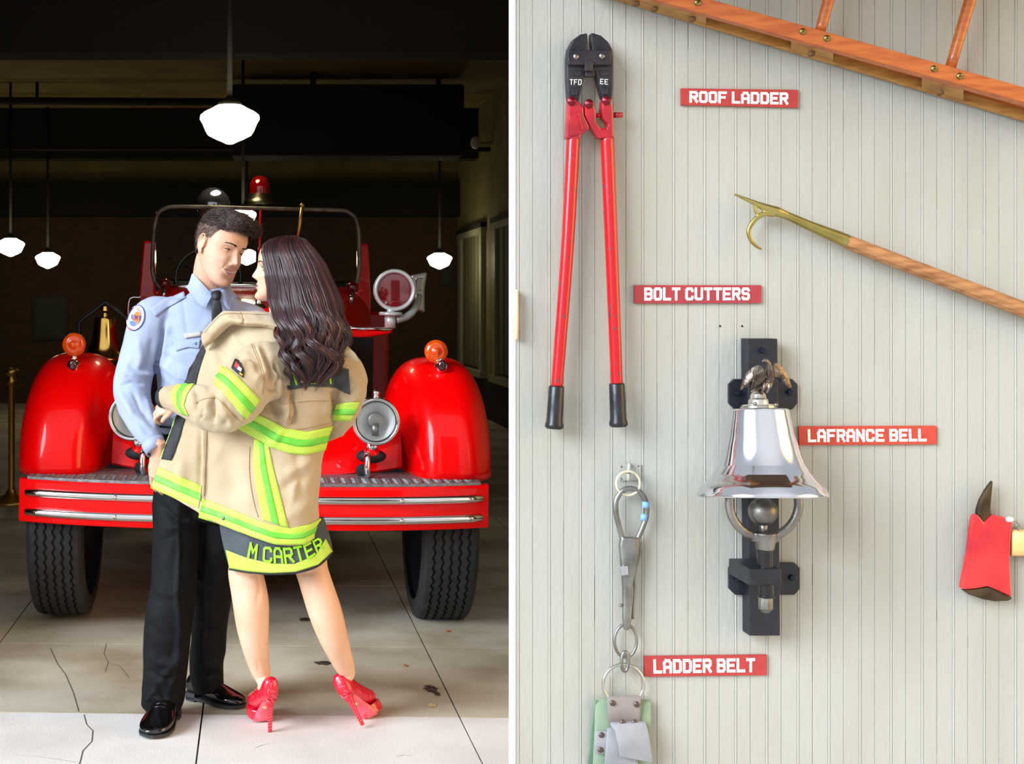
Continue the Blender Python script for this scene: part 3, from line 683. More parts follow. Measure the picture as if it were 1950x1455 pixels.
def wing(L, lift, fl):
    pts = spline([(a, c, 0) for a, c in L], 5, closed=True)[:, :2]; cx_, cy_ = pts.mean(0)
    n_ = len(pts); out_ = [C5(a, c, DE+lift+.0015+fl*(a-cx_)/100*.006) for a, c in pts]; bk_ = [np.array(q)+[0, .003, 0] for q in out_]
    cf = C5(cx_, cy_, DE+lift+.008); cb = C5(cx_, cy_, DE+lift-.001)
    b = MB(); b.add(out_+bk_+[cf, cb], [(i, (i+1) % n_, 2*n_) for i in range(n_)]+[(n_+(i+1) % n_, n_+i, 2*n_+1) for i in range(n_)]+[(i, n_+i, n_+(i+1) % n_, (i+1) % n_) for i in range(n_)])
    return b
wg = [([(672, 372), (648, 335), (620, 322), (565, 345), (515, 400), (485, 465), (472, 520), (490, 518), (540, 490), (590, 470), (600, 490), (650, 460), (680, 410)], .002, 1),
      ([(735, 380), (732, 335), (752, 306), (785, 318), (830, 365), (862, 425), (882, 480), (885, 506), (860, 500), (815, 470), (790, 450), (765, 430), (742, 420)], -.004, -1)]
for L, lf, fl in wg:
    wb = wing(L, lf, fl)
    if fl > 0: fe = [((650+i*-12, 350+i*10), (690-i*26, 440+i*14)) for i in range(6)]
    else: fe = [((745+i*14, 325+i*18), (745+i*20, 410+i*16)) for i in range(7)]
    for a, c in fe: wb.tube([C5(a[0], a[1], DE+lf+.006), C5(c[0], c[1], DE+lf+.004)], [.0016, .0022], 8, round_ends=1)
    wb.build('wing', pewter, eg, sharp=60)
# yoke, clapper, post, clamp
b = MB(); yk = []
for a in np.linspace(168, 372, 30):
    r_ = math.radians(a); yk.append(W(1455+66*math.cos(r_), 958-66*math.sin(r_), DB))
pc = [tube(yk, .0098*1.0, 20, round_ends=0), tube([W(1457, 1014, DB), W(1457, 1047, DB)], [.026, .0185], 24), ellipsoid(W(1457, 1027, DB), (.032, .013, .011))]
v, f = remesh(pc, .0018, 4); obj('yoke', v, f, satin, t_)
b = MB(); b.sph(W(1453, 974, DB), 27*sb, n=24); b.tube([W(1454, 995, DB), W(1454, 1018, DB)], [.0095, .0072], 16); b.build('clapper', satin, t_)
pm_ = mat('gloss_black', (16, 17, 20), .2); b = MB(); b.tube([W(1456, 1045, DB), W(1457, 1084, DB)], .0163, 28); b.build('post', pm_, t_, sharp=40); b = MB(); b.tube([W(1459, 1112, DB), W(1459, 1134, DB)], .0158, 28); b.tube([W(1459, 1133, DB), W(1459, 1137, DB)], .0180, 28); b.build('post', mat('gloss_black', (16, 17, 20), .2), t_, sharp=40)
b = MB(); b.prism([W(a, c, DB+.022) for a, c in ((1426, 1084), (1489, 1084), (1489, 1115), (1426, 1115))], (0, DB+.022-.046, 0)); b.build('clamp', black_metal, t_, smooth=False, bevel=.003)
b = MB(); c = W(1458, 1137, DB); b.lathe([(0, 0), (.0155, 0), (.0155, -.024), (.014, -.027), (.0105, -.029), (.0085, -.033), (0, -.034)], c, (0, 0, 1), 6); b.build('nut', satin, t_, smooth=False, bevel=.001)
# ---- axe
def C8(x, y): return (1780+x*.2063, 880+y*.2063)
t_ = thing('fire_axe', W(1880, 1040, 0), 'red pick head fire axe cut by the right edge of the photo', 'axe')
axe_red = mat('axe_red', (172, 4, 28), .3, rgb2=(214, 44, 44), nscale=7, coat=.4, bump=.15, bscale=40)
axe_steel = mat('axe_steel', (92, 78, 58), .5, .8, rgb2=(60, 50, 38), nscale=20, bump=.3)
HD = [(400, 480), (378, 515), (360, 600), (345, 720), (328, 860), (300, 1010), (268, 1180), (380, 1170), (495, 1150), (580, 1185), (715, 1248), (705, 1100), (698, 900), (708, 720), (720, 552), (650, 510), (532, 486), (460, 560)]
def axe_piece(L, name, m, wf=.032, d0=.014):
    b = MB(); b.prism([W(*C8(a, c), wf) for a, c in L], (0, wf-d0, 0)); return b.build(name, m, t_, smooth=False, bevel=.004)
axe_piece(HD, 'axe_head', axe_red, .036, .010)
axe_piece([(545, 170), (480, 260), (430, 350), (402, 440), (398, 485), (440, 545), (460, 562), (490, 530), (532, 488), (522, 430), (530, 330)], 'pick', axe_steel, .032, .016)
axe_piece([(265, 1182), (380, 1172), (495, 1152), (580, 1187), (717, 1250), (712, 1266), (680, 1282), (560, 1287), (450, 1268), (330, 1228)], 'blade_edge', axe_steel, .030, .016)
b = MB(); b.tube([W(*C8(700, 745), .024), W(*C8(830, 745), .026), W(2080, 1045, .026)], [(.030, .013)]*3, 20); b.build('handle', mat('axe_handle', (214, 176, 112), .5, rgb2=(196, 156, 90), nscale=14), t_)
b = MB(); b.sph(W(*C8(690, 530), .034), (.010, .006, .006)); b.build('wedge', wp, t_)
b = MB(); b.tube(circ(W(*C8(768, 600), .036), .0045, 24, ry=.007), .0010, 8, closed=True); b.tube(circ(W(*C8(750, 570), .036), .004, 24, ry=.005), .0010, 8, closed=True); b.build('chain_link', satin, t_)
# ---- ladder belt hanging from a wall hook
def C7(x, y): return (1090+x*.4088, 860+y*.4088)
def W7(x, y, d): return W(*C7(x, y), d)
t_ = thing('wall_hook', W7(265, 100, 0), 'small cream painted hook plate holding the ladder belt', 'hook')
b = MB(); b.prism([W7(a, c, .004) for a, c in ((215, 62), (320, 58), (322, 134), (217, 137))], (0, .0038, 0)); b.build('plate', cream, t_, smooth=False, bevel=.001)
b = MB(); pts = spline([W7(265, 62, .004), W7(265, 62, .014), W7(263, 100, .018), W7(262, 128, .020), W7(262, 128, .028), W7(262, 104, .030)], 5); b.tube(pts, [.0042]*len(pts), 10, up=(1, 0, 0)); b.build('hook', cream, t_)
for q in ((228, 70), (306, 67), (228, 127), (306, 127)):
    b = MB(); b.lathe([(0, .0012), (.002, .0008), (.0025, 0), (0, 0)], W7(q[0], q[1], .0041), (0, -1, 0), 12); b.build('screw', satin, t_)
t_ = thing('ladder_belt', W7(245, 1200, .02), 'webbing ladder belt hanging from a steel snap hook and rings', 'belt')
grey_steel = mat('grey_snap_steel', (140, 142, 138), .4, .85, rgb2=(112, 112, 106), nscale=20, bump=.3)
b = MB(); c = W7(260, 148, .026); b.tube(circ(c, 22.5*SW, 48), .0032, 12, closed=True, up=(0, -1, 0)); b.build('top_ring', mat('cream_ring', (206, 200, 178), .4, rgb2=(170, 160, 130), nscale=30), t_)
lp = spline([W7(a, c, .024) for a, c in ((238, 425), (218, 350), (203, 285), (205, 225), (235, 182), (275, 172), (315, 190), (342, 235), (345, 295), (328, 350), (305, 405), (298, 440))], 6)
pc = [tube(lp, .0062, 16)]
body = spline([W7(a, c, .024) for a, c in ((268, 400), (266, 440), (264, 500), (262, 545), (258, 590), (256, 640), (255, 700), (254, 780), (252, 830))], 4)
hw_ = np.interp(np.linspace(0, 8, len(body)), range(9), [.022, .0245, .021, .0185, .014, .0112, .0108, .0105, .006]); pc.append(tube(body, np.stack([hw_, np.clip(hw_*.7, .006, .011)], 1), 20, ex=2.8))
v, f = remesh(pc, .0016, 3); obj('snap_hook', v, f, grey_steel, t_)
b = MB(); b.prism([W7(a, c, .038) for a, c in ((222, 535), (258, 532), (262, 575), (228, 580))], (0, .006, 0)); b.build('latch', mat('latch_steel', (190, 196, 204), .2, 1.0), t_, smooth=False, bevel=.002)
b = MB(); b.tube(spline([W7(318, 425, .024), W7(316, 470, .024), W7(292, 560, .022), W7(290, 650, .022), W7(285, 730, .022), W7(282, 780, .022)], 4), .0030, 8); b.sph(W7(226, 716, .026), .004); b.build('spring_lever', grey_steel, t_)
bt = mat('blue_tape', (120, 165, 215), .6)
b = MB()
for q in ((342, 248), (334, 305)): b.tube([W7(q[0]+2, q[1]-14, .024), W7(q[0]-3, q[1]+14, .024)], .0078, 14)
b.build('tape', bt, t_)
b = MB(); k = 22
for nm, c, rx, ry, r_, d in (('ring', (248, 882), 21, 31, .0034, .020), ('link', (245, 978), 6.5, 18, .0042, .022)):
    b = MB(); cc = W7(c[0], c[1], d); b.tube(circ(cc, rx*SW, 40, ry=ry*SW), r_, 12, closed=True); b.build(nm, grey_steel, t_)
b = MB(); cc = W7(238, 1085, .022); pts = circ(cc, 38.5*SW, 40, a0=-48, a1=228, ry=38*SW); b.tube(pts, .0036, 12); b.tube([pts[0], pts[-1]], .0036, 12); b.build('d_ring', mat('d_ring_steel', (188, 188, 182), .25, 1.0), t_)
def web(name, rgb, rgb2=None, sc=(1, 1, 1)):
    m = mat(name, rgb, .85, rgb2=rgb2, nscale=10, bump=.6, bscale=1500); return m
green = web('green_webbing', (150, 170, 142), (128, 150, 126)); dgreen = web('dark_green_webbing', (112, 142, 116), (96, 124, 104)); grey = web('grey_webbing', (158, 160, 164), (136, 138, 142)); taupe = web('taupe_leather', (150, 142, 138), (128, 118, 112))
def sheet(name, L, d, th, m, bulge=0.0, parent=None):
    """strap piece: rows of (xl, yl, xr, yr, d)"""
    n_ = 8; vv = []
    for r in L:
        for q in range(n_+1):
            s_ = q/n_; vv.append(W7(r[0]+(r[2]-r[0])*s_, r[1]+(r[3]-r[1])*s_, r[4]+bulge*math.sin(math.pi*s_)))
    R_ = len(L); vv = np.array(vv); bk_ = vv+[0, th, 0]; m1 = len(vv); f = []
    for i in range(R_-1):
        for j in range(n_):
            a = i*(n_+1)+j; f.append((a, a+1, a+n_+2, a+n_+1)); f.append((m1+a, m1+a+n_+1, m1+a+n_+2, m1+a+1))
    bd = [j for j in range(n_+1)]+[i*(n_+1)+n_ for i in range(1, R_)]+[(R_-1)*(n_+1)+j for j in range(n_-1, -1, -1)]+[i*(n_+1) for i in range(R_-2, 0, -1)]
    for a, c in zip(bd, bd[1:]+bd[:1]): f.append((a, m1+a, m1+c, c))
    return obj(name, np.vstack([vv, bk_]), f, m, t_, bevel=.0006)
sheet('webbing', [(112, 1150, 362, 1158, .012), (108, 1168, 366, 1175, .020), (105, 1300, 366, 1300, .022), (95, 1500, 370, 1500, .022), (80, 1640, 370, 1640, .022)], 0, .004, green)
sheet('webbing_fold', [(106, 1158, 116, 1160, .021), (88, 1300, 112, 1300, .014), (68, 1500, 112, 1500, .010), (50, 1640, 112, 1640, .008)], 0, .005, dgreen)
sheet('ring_tab', [(162, 1142, 318, 1136, .026), (164, 1150, 320, 1146, .032), (166, 1200, 318, 1198, .030), (170, 1275, 314, 1262, .028)], 0, .004, taupe)
sheet('strap_keeper', [(112, 1302, 224, 1308, .030), (108, 1350, 222, 1354, .031), (106, 1408, 220, 1412, .030)], 0, .005, grey)
sheet('strap_under', [(165, 1290, 240, 1275, .034), (155, 1400, 290, 1400, .034), (150, 1500, 320, 1500, .034)], 0, .005, grey)
sheet('strap_end', [(184, 1262, 322, 1258, .034), (176, 1272, 340, 1262, .044), (198, 1300, 350, 1290, .048), (212, 1360, 362, 1350, .047), (222, 1422, 376, 1450, .046)], 0, .005, grey, .002)
for q, d in (((188, 1172), .0335), ((300, 1178), .0335), ((136, 1321), .0315), ((132, 1390), .0315), ((235, 1262), .040), ((290, 1262), .040)):
    b = MB(); b.lathe([(0, .003), (.004, .0025), (.0062, .0008), (.0066, 0), (0, 0)], W7(q[0], q[1], d), (0, -1, 0), 18); b.build('rivet', mat('rivet_steel', (96, 84, 80), .4, .8), t_)
# pale handle cut by the wall's left end
b = MB(); b.tube([W(982, 553, .014), W(983, 600, .016), W(982, 645, .014)], [(.0055, .010)]*3, 14, round_ends=1); o = b.build('wooden_peg', mat('pale_wood', (232, 208, 176), .5, rgb2=(216, 190, 154), nscale=20)); tag(o, 'pale wooden peg at the left end of the cream wall', 'peg')
# ================================================================== vintage fire engine
T = thing('fire_engine', (0, 6.42, 0), 'bright red vintage fire engine facing out of the dark garage', 'fire engine')
tread_m = mat('diamond_plate', (150, 150, 152), .45, .7, rgb2=(120, 121, 124), nscale=40, bump=1.0, bscale=150)
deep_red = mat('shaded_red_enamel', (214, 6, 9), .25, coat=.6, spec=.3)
amber = mat('amber_lens', (255, 96, 10), .18, trans=.35, coat=.5, rgb2=(235, 70, 8), nscale=30)
TW = 1.02
def bumpY(x): return 5.80+.15*abs(x/TW)**3
# bumper plate (roll of the truck on its springs is applied to the parent)
b = MB(); xs = np.linspace(-1.035, 1.01, 41); z0, z1 = .500, .685
v = []
for x in xs:
    Y = bumpY(x); v += [(x, Y+.006, z0), (x, Y, z0+.012), (x, Y, z1-.012), (x, Y+.008, z1), (x, Y+.06, z1), (x, Y+.06, z0)]
f = []
for i in range(40):
    for j in range(6): k = (j+1) % 6; f.append((i*6+j, i*6+k, (i+1)*6+k, (i+1)*6+j))
f += [tuple(range(5, -1, -1)), tuple(range(240, 246))]
b.add(v, f); b.build('bumper', red_paint, T, sharp=30)
for zc in (.629, .545):
    xs = np.linspace(-1.0, .975, 41); pts = [(x, bumpY(x)-.004, zc) for x in xs]; rr = np.full(41, .0185); rr[[0, -1]] = .0165
    b = MB(); b.tube(pts, np.stack([rr, rr*1.0], 1), 20, up=(0, -1, 0), round_ends=.5); rl = b.build('chrome_rail', chrome, T)
    for bx in (-.95, -.60, -.22, .26, .62, .92):
        b = MB(); b.lathe([(0, .006), (.006, .005), (.010, 0), (0, 0)], (bx, bumpY(bx)-.021, zc), (0, -1, 0), 14); b.build('rail_bolt', chrome, rl)
# tread plate deck with raised lozenges
b = MB(); n_ = 40; xs = np.linspace(-1.0, .975, n_+1)
v = []
for x in xs: v += [(x, bumpY(x)+.008, .686), (x, bumpY(x)+.008, .698), (x, 6.22, .702), (x, 6.22, .688)]
f = []
for i in range(n_):
    for j in range(4): k = (j+1) % 4; f.append((i*4+j, i*4+k, (i+1)*4+k, (i+1)*4+j))
f += [(3, 2, 1, 0), (n_*4, n_*4+1, n_*4+2, n_*4+3)]
b.add(v, f)
for i in range(86):
    for j in range(7):
        x = -.98+i*.0226; y = 5.86+j*.022+(.011 if i % 2 else 0)
        if y < bumpY(x)+.02: continue
        a = .7 if i % 2 else -.7
        R = [[math.cos(a), -math.sin(a), 0], [math.sin(a), math.cos(a), 0], [0, 0, 1]]
        b.box((x, y, .7005), (.018, .005, .003), R)
b.build('tread_plate', tread_m, T, smooth=False)
# front apron between the fenders
b = MB(); rows = []
for s in np.linspace(0, 1, 9):
    y = 6.12+.28*s; z = .695+.27*s**.75
    rows.append([(x, y+.10*abs(x/.62)**2*(1-s)-.03, z+.03*abs(x/.62)**3) for x in np.linspace(-.66, .66, 25)])
v = np.array(rows).reshape(-1, 3); f = [(i*25+j, i*25+j+1, (i+1)*25+j+1, (i+1)*25+j) for i in range(8) for j in range(24)]
b.add(v, f); b.add(v+[0, .02, -.01], [q[::-1] for q in f]); b.build('apron', red_paint, T)
# radiator shell, core, hood, cowl
b = MB()
shell = lambda w_, zt, r_: [(-w_, .70), (-w_, zt-r_)]+[(-w_+r_-r_*math.cos(a), zt-r_+r_*math.sin(a)) for a in np.linspace(.15, math.pi/2, 8)]+[(w_-r_+r_*math.sin(a), zt-r_+r_*math.cos(a)) for a in np.linspace(0, math.pi/2-.15, 8)]+[(w_, zt-r_), (w_, .70)]
sh = shell(.30, 1.44, .2); n_ = len(sh)
v = [(x, 6.42, z) for x, z in sh]+[(x*.82, 6.40, .72+(z-.70)*.90) for x, z in sh]+[(x, 6.60, z) for x, z in sh]
f = [(i, i+1, n_+i+1, n_+i) for i in range(n_-1)]+[(i+1, i, 2*n_+i, 2*n_+i+1) for i in range(n_-1)]
b.add(v, f); b.build('radiator_shell', red_paint, T)
b = MB(); b.prism([(x*.83, 6.43, .72+(z-.70)*.9) for x, z in sh], (0, .05, 0))
b.build('radiator_core', mat('radiator_core', (22, 20, 20), .6, .5), T, smooth=False)
b = MB()
for i in range(9): x = -.2+i*.05; b.bx((x-.003, 6.42, .74), (x+.003, 6.43, 1.34))
b.build('grille_bars', chrome, T, smooth=False)
def loftY(secs):
    b = MB(); v = []; n_ = len(secs[0][1])
    for Y, prof in secs: v += [(x, Y, z) for x, z in prof]
    f = [(i*n_+j, i*n_+j+1, (i+1)*n_+j+1, (i+1)*n_+j) for i in range(len(secs)-1) for j in range(n_-1)]
    return np.array(v), f
v, f = loftY([(6.58, shell(.30, 1.44, .2)), (7.2, shell(.36, 1.485, .22)), (7.9, shell(.45, 1.515, .25))]); obj('hood', v, f, red_paint, T)
b = MB(); b.tube([(0, 6.45, 1.445), (0, 7.85, 1.518)], .008, 8); b.build('hood_hinge', chrome, T)
b = MB(); b.sph((0, 6.46, 1.43), (.04, .04, .035)); b.tube([(0, 6.46, 1.43), (0, 6.46, 1.50)], [.018, .012], 12); b.build('radiator_cap', chrome, T)
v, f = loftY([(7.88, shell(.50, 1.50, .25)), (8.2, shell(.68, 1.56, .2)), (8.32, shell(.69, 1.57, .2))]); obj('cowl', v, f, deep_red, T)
# cab side posts beside the windshield (tapering red)
for sx, px0, px1 in ((-1, 262, 287), (1, 676, 697)):
    a0 = P(px0, 462, 8.3); a1 = P(px1, 462, 8.3)
    o_ = (a0[0]+a1[0])/2; b = MB()
    outer = (px0 if sx < 0 else px1); inn = (px1 if sx < 0 else px0)
    L = [P(outer+(3 if sx < 0 else -3), 462, 8.3), P(inn, 462, 8.3), P(inn-(2*sx), 560, 8.3), P(inn-(40*sx), 600, 8.3), P(inn-(40*sx), 660, 8.3), P(outer, 700, 8.3), P(outer-4*sx*-1, 560, 8.3)]
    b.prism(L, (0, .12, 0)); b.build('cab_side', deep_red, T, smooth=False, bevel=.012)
# seat and body behind, in the dark
b = MB(); b.bx((-.72, 9.2, .6), (.72, 9.7, 1.62)); b.build('seat', mat('black_leather', (20, 18, 17), .4), T, smooth=False, bevel=.05)
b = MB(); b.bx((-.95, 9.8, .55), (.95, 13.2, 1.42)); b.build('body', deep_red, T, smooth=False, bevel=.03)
b = MB(); b.bx((-.36, 6.7, .46), (-.28, 13, .62)); b.bx((.28, 6.7, .46), (.36, 13, .62)); b.tube([(-.8, 6.42, .45), (.8, 6.42, .45)], .05, 12); b.build('chassis', black_metal, T, smooth=False)
b = MB(); b.bx((-1.0, 8.3, .42), (-.74, 12.6, .47)); b.bx((.74, 8.3, .42), (1.0, 12.6, .47)); b.build('running_board', black_metal, T, smooth=False)
# steering wheel
b = MB(); b.tube([np.array([-.32, 8.75, 1.62])+[.21*math.cos(a), .08*math.sin(a), .19*math.sin(a)] for a in np.linspace(0, 2*math.pi, 32, endpoint=False)], .014, 10, closed=True, up=(0, -1, .2))
for a in (0.5, 2.6, 4.7): b.tube([(-.32, 8.75, 1.62), (-.32+.2*math.cos(a), 8.75+.08*math.sin(a), 1.62+.18*math.sin(a))], .008, 8)
b.build('steering_wheel', black_metal, T)
# fenders: bulbous skirted arches
def fender(sx):
    cx = -.858 if sx < 0 else .842; hw = .246; R = .525; cy, cz = 6.52, .70
    nu, nv = 40, 36; v = []
    for i in range(nu+1):
        t = math.pi*i/nu*1.02-.02                              # from the front foot over the top to the back
        for j in range(nv+1):
            s = -1+2*j/nv; s = math.sin(s*math.pi/2)
            rr = (1-abs(s)**3.1)**(1/2.7)*R if abs(s) < 1 else 0
            out_ = s*sx                                           # +1 on the outer side
            tt = t
            wd = hw*(1.0-.02*max(0, math.sin(t))**3*(1 if out_ > 0 else .35))
            if out_ < 0: wd *= 1-.32*max(0, math.cos(t))**2.2      # inner face tucks in towards the deck
            yy_ = cy-rr*math.cos(tt)*(1.0 if math.cos(tt) > 0 else 1.5); zz_ = cz+rr*math.sin(tt)*.985
            v.append((cx+s*wd, yy_, zz_))
    f = [(i*(nv+1)+j, i*(nv+1)+j+1, (i+1)*(nv+1)+j+1, (i+1)*(nv+1)+j) for i in range(nu) for j in range(nv)]
    o = obj('fender', np.array(v), f, red_paint, T)
    m = o.modifiers.new('s', 'SOLIDIFY'); m.thickness = .006
    return cx
for sx in (-1, 1): fender(sx)
# tyres with tread grooves
for sx, cx in ((-1, -.885), (1, .858)):
    R = .452; wd = .122; b = MB(); prof = []
    zig = [(-wd, .80*R), (-wd*1.04, .90*R), (-wd*.96, .965*R), (-wd*.86, .99*R)]
    gz = [-.62, -.31, 0, .31, .62]; pr = list(zig)
    for g in gz:
        c_ = g*wd; pr += [(c_-.006, R), (c_-.004, R-.012), (c_+.004, R-.012), (c_+.006, R)]
    pr += [(-a, r_) for a, r_ in zig[::-1]]
    n_ = 120; v = []; m1 = len(pr)
    for i in range(n_):
        a = 2*math.pi*i/n_; zg = .005*(1 if i % 2 else -1)
        for k_, (h_, r_) in enumerate(pr):
            x = h_+(zg if 4 <= k_ < m1-4 else 0); v.append((cx+x, 6.42-r_*math.cos(a), .452+r_*math.sin(a)))
    f = [(i*m1+j, i*m1+j+1, ((i+1) % n_)*m1+j+1, ((i+1) % n_)*m1+j) for i in range(n_) for j in range(m1-1)]
    o = obj('tyre', np.array(v), f, rubber, T, smooth=False)
    b = MB(); b.lathe([(.365, -.10), (.30, -.06), (.28, .0), (.12, .03), (.10, .08), (0, .09)], (cx, 6.42, .452), (sx, 0, 0), 40); b.build('wheel', black_metal, T)
# headlamps on stands
for px, py in ((246, 797), (711, 800)):
    Y = 6.02; c = P(px, py, Y); s_ = Y/F; R = 46*s_
    b = MB(); b.lathe([(R*.80, -.004), (R*.84, .006), (R*.93, .012), (R*1.0, .002), (R*1.0, -.022), (R*.95, -.035)], c, (0, -1, 0), 56); bz = b.build('lamp_bezel', chrome, T)
    b = MB(); b.lathe([(R*.96, -.025), (R*.93, -.06), (R*.75, -.12), (R*.42, -.17), (R*.15, -.19), (0, -.192)], c, (0, -1, 0), 40); b.build('lamp_bucket', chrome, T)
    b = MB(); b.lathe([(R*.82, -.045), (R*.6, -.075), (R*.3, -.09), (0, -.094)], c, (0, -1, 0), 40); b.build('reflector', mat('lamp_reflector', (245, 246, 244), .40, .55), T)
    b = MB(); b.sph(c+[0, .05, 0], (R*.36, .012, R*.36)); b.bx(c+[-R*.14, .035, -R*.62], c+[R*.14, .045, -R*.1]); b.build('bulb_shield', satin, T)
    b = MB(); b.tube(circ(c+[0, -.004, 0], R*.825, 48), .0022, 8, closed=True, up=(0, -1, 0)); b.build('lens_gasket', mat('dark_green_gasket', (34, 48, 44), .5), T)
    b = MB(); b.lathe([(R*.83, -.003), (R*.6, .006), (R*.3, .011), (0, .012)], c, (0, -1, 0), 40)
    b.build('lens', mat('ribbed_lens', (250, 252, 252), .06, trans=.95, ior=1.08, bump=.8, bscale=120, stretch=(1, 1, .2)), T)
    b = MB(); b.tube([c+[0, .02, R*.95], c+[0, .02, R*1.12]], [.018, .010], 14); b.sph(c+[0, .02, R*1.17], .015); b.build('lamp_finial', chrome, T)
    st = P(703 if px > 500 else 262, 862, 6.1)
    b = MB(); b.tube([c+[(st[0]-c[0])*.6, .05, -R*.9], st+[0, 0, .03]], [.028, .03], 16); b.build('lamp_neck', chrome, T)
    b = MB(); b.sph(st, (.040, .035, .030)); b.build('lamp_stand', red_paint, T)
    b = MB(); b.sph(st+[0, .015, -.01], (.068, .05, .032)); b.build('gasket', rubber, T)
# tow hooks
for px in (268, 694):
    c = P(px, 884, 6.02); b = MB(); b.tube(spline([c+[.006, .06, -.035], c+[.004, -.01, -.045], c+[0, -.035, -.02], c+[0, -.03, .025], c+[0, -.005, .050], c+[0, .05, .04]], 5), .0135, 14, up=(1, 0, 0), round_ends=1); b.build('tow_hook', chrome, T)
    b = MB(); b.sph(c+[-.012, .06, -.03], (.032, .012, .03)); b.build('hook_slot', dark, T)
# fender marker lamps
for px, py, bx, by in ((134, 661, 133, 702), (824, 665, 834, 694)):
    c = P(px, py, 6.30); s_ = 6.3/F; R = 22.3*s_
    b = MB(); b.lathe([(R*.97, -.022), (R, -.008), (R*.97, .006), (R*.55, .012), (R*.30, .014), (R*.26, .020), (0, .021)], c, (0, -1, 0), 40); b.lathe([(R*.97, -.022), (R*.6, -.034), (0, -.036)], c, (0, -1, 0), 40); b.build('turn_signal', amber, T)
    b = MB(); e = P(bx, by, 6.28); b.tube([c+[0, .01, -R*.9], c+[.004, .01, -R*1.35], e+[0, .02, .04]], [.012, .012, .014], 12); b.build('signal_stem', chrome, T)
    b = MB(); b.lathe([(0, .030), (.022, .020), (.030, 0), (.030, -.03), (.02, -.08), (0, -.12)], e, (0, -1, 0), 24); mk = b.build('marker_lamp', chrome, T)
    b = MB(); b.sph(e+[0, -.022, .006], (.019, .012, .026)); b.build('marker_lens', mat('purple_lens', (48, 8, 24), .1, coat=1), mk)
# brass bell on the left side
c = P(193, 689, 7.3); s_ = 7.3/F
b = MB(); b.lathe([(36*s_, .0), (39*s_, .004), (38.5*s_, .012), (34*s_, .03), (29*s_, .065), (24.5*s_, .11), (21.5*s_, .16), (20*s_, .215), (18*s_, .228), (6*s_, .232), (5*s_, .25), (9*s_, .262), (7*s_, .285), (0, .29)], c, (0, 0, 1), 48); bb_ = b.build('brass_bell', mat('bright_brass', (212, 174, 92), .13, 1.0), T, sharp=50)
b = MB(); b.tube([c+[-.14, .03, -.22], c+[-.14, .03, .2], c+[0, .03, .31], c+[.14, .03, .2], c+[.14, .03, -.22]], .012, 10, up=(0, -1, 0)); b.build('bell_cradle', black_metal, T)
# windshield
Y = 8.2
fr = [P(a, c_, Y) for a, c_ in ((303, 551), (291, 543), (284, 522), (283, 500), (285, 450), (288, 425), (294, 408), (308, 399), (326, 396), (400, 396), (480, 397), (560, 398), (640, 399), (655, 402), (667, 411), (673, 426), (676, 450), (677, 500), (674, 530), (668, 547), (655, 556))]
b = MB(); b.tube(spline(fr, 4), .0125, 12); b.build('windshield_frame', mat('frame_chrome', (128, 118, 102), .45, .5, rgb2=(86, 78, 64), nscale=12), T)
a0, a1 = P(289, 552, Y), P(672, 402, Y); b = MB(); b.bx((a0[0], Y-.002, a0[2]), (a1[0], Y+.002, a1[2])); b.build('windshield_glass', mat('windshield_glass', (235, 240, 238), .02, trans=1.0, ior=1.05), T, smooth=False)
b = MB(); b.tube([P(300, 551, Y), P(350, 546, Y), P(420, 545, Y), P(600, 548, Y), P(660, 554, Y)], .014, 10); b.build('windshield_base', chrome, T)
b = MB(); b.tube([P(487, 397, Y), P(487, 548, Y)], .010, 10); b.build('windshield_divider', deep_red, T)
b = MB(); b.tube([P(567, 390, 8.16), P(563, 425, 8.16), P(556, 470, 8.16)], [.009, .012, .006], 8); b.sph(P(567, 390, 8.16), .014); b.build('wiper', brass, T)
b = MB(); b.tube(spline([P(262, 570, 8.0), P(245, 570, 8.0), P(239, 580, 8.0), P(239, 610, 8.0), P(246, 620, 8.0), P(258, 612, 8.0)], 5), .010, 10); b.build('grab_handle', chrome, T)
for px, py, r in ((307, 542, 11), (664, 545, 12)):
    c = P(px, py, 8.05); s_ = 8.05/F; b = MB(); b.sph(c, r*s_); b.build('side_light', mat('ruby_lens', (120, 6, 14), .08, trans=.3, coat=1), T); b = MB(); b.tube([c+[0, 0, -r*s_], c+[-.01, 0, -.10]], .014, 10); b.build('light_bracket', chrome, T)
# roof beacon and spot lamp
c = P(486, 372, 8.6); s_ = 8.6/F
b = MB(); b.lathe([(30*s_, -18*s_), (30*s_, -10*s_), (22*s_, -6*s_), (20*s_, 3*s_), (0, 3*s_)], c, (0, 0, 1), 32); b.build('beacon_base', mat('beacon_base', (120, 112, 90), .3, 1.0), T)
b = MB(); b.lathe([(19*s_, 2*s_), (20*s_, 12*s_), (19*s_, 24*s_), (13*s_, 34*s_), (0, 38*s_)], c, (0, 0, 1), 32); bc = b.build('beacon_dome', mat('beacon_red', (150, 4, 8), .06, trans=.5, coat=1), T)
b = MB(); b.sph(c+[0, -.02, 12*s_], 6*s_); b.build('beacon_bulb', mat('beacon_reflector', (230, 220, 210), .1, 1.0), bc)
b = MB(); b.tube([c+[0, 0, -.06], c+[0, 0, -.5]], .02, 8); b.build('beacon_post', black_metal, T)
c = P(397, 392, 8.35); s_ = 8.35/F
b = MB(); b.lathe([(33*s_, .02), (34*s_, 0), (31*s_, -.02), (24*s_, -.07), (12*s_, -.10), (0, -.105)], c, (.35, .9, .1), 40); b.lathe([(33*s_, .02), (20*s_, .03), (0, .033)], c, (.35, .9, .1), 40); b.build('spot_lamp', mat('spot_glass', (150, 156, 162), .12, .9), T)
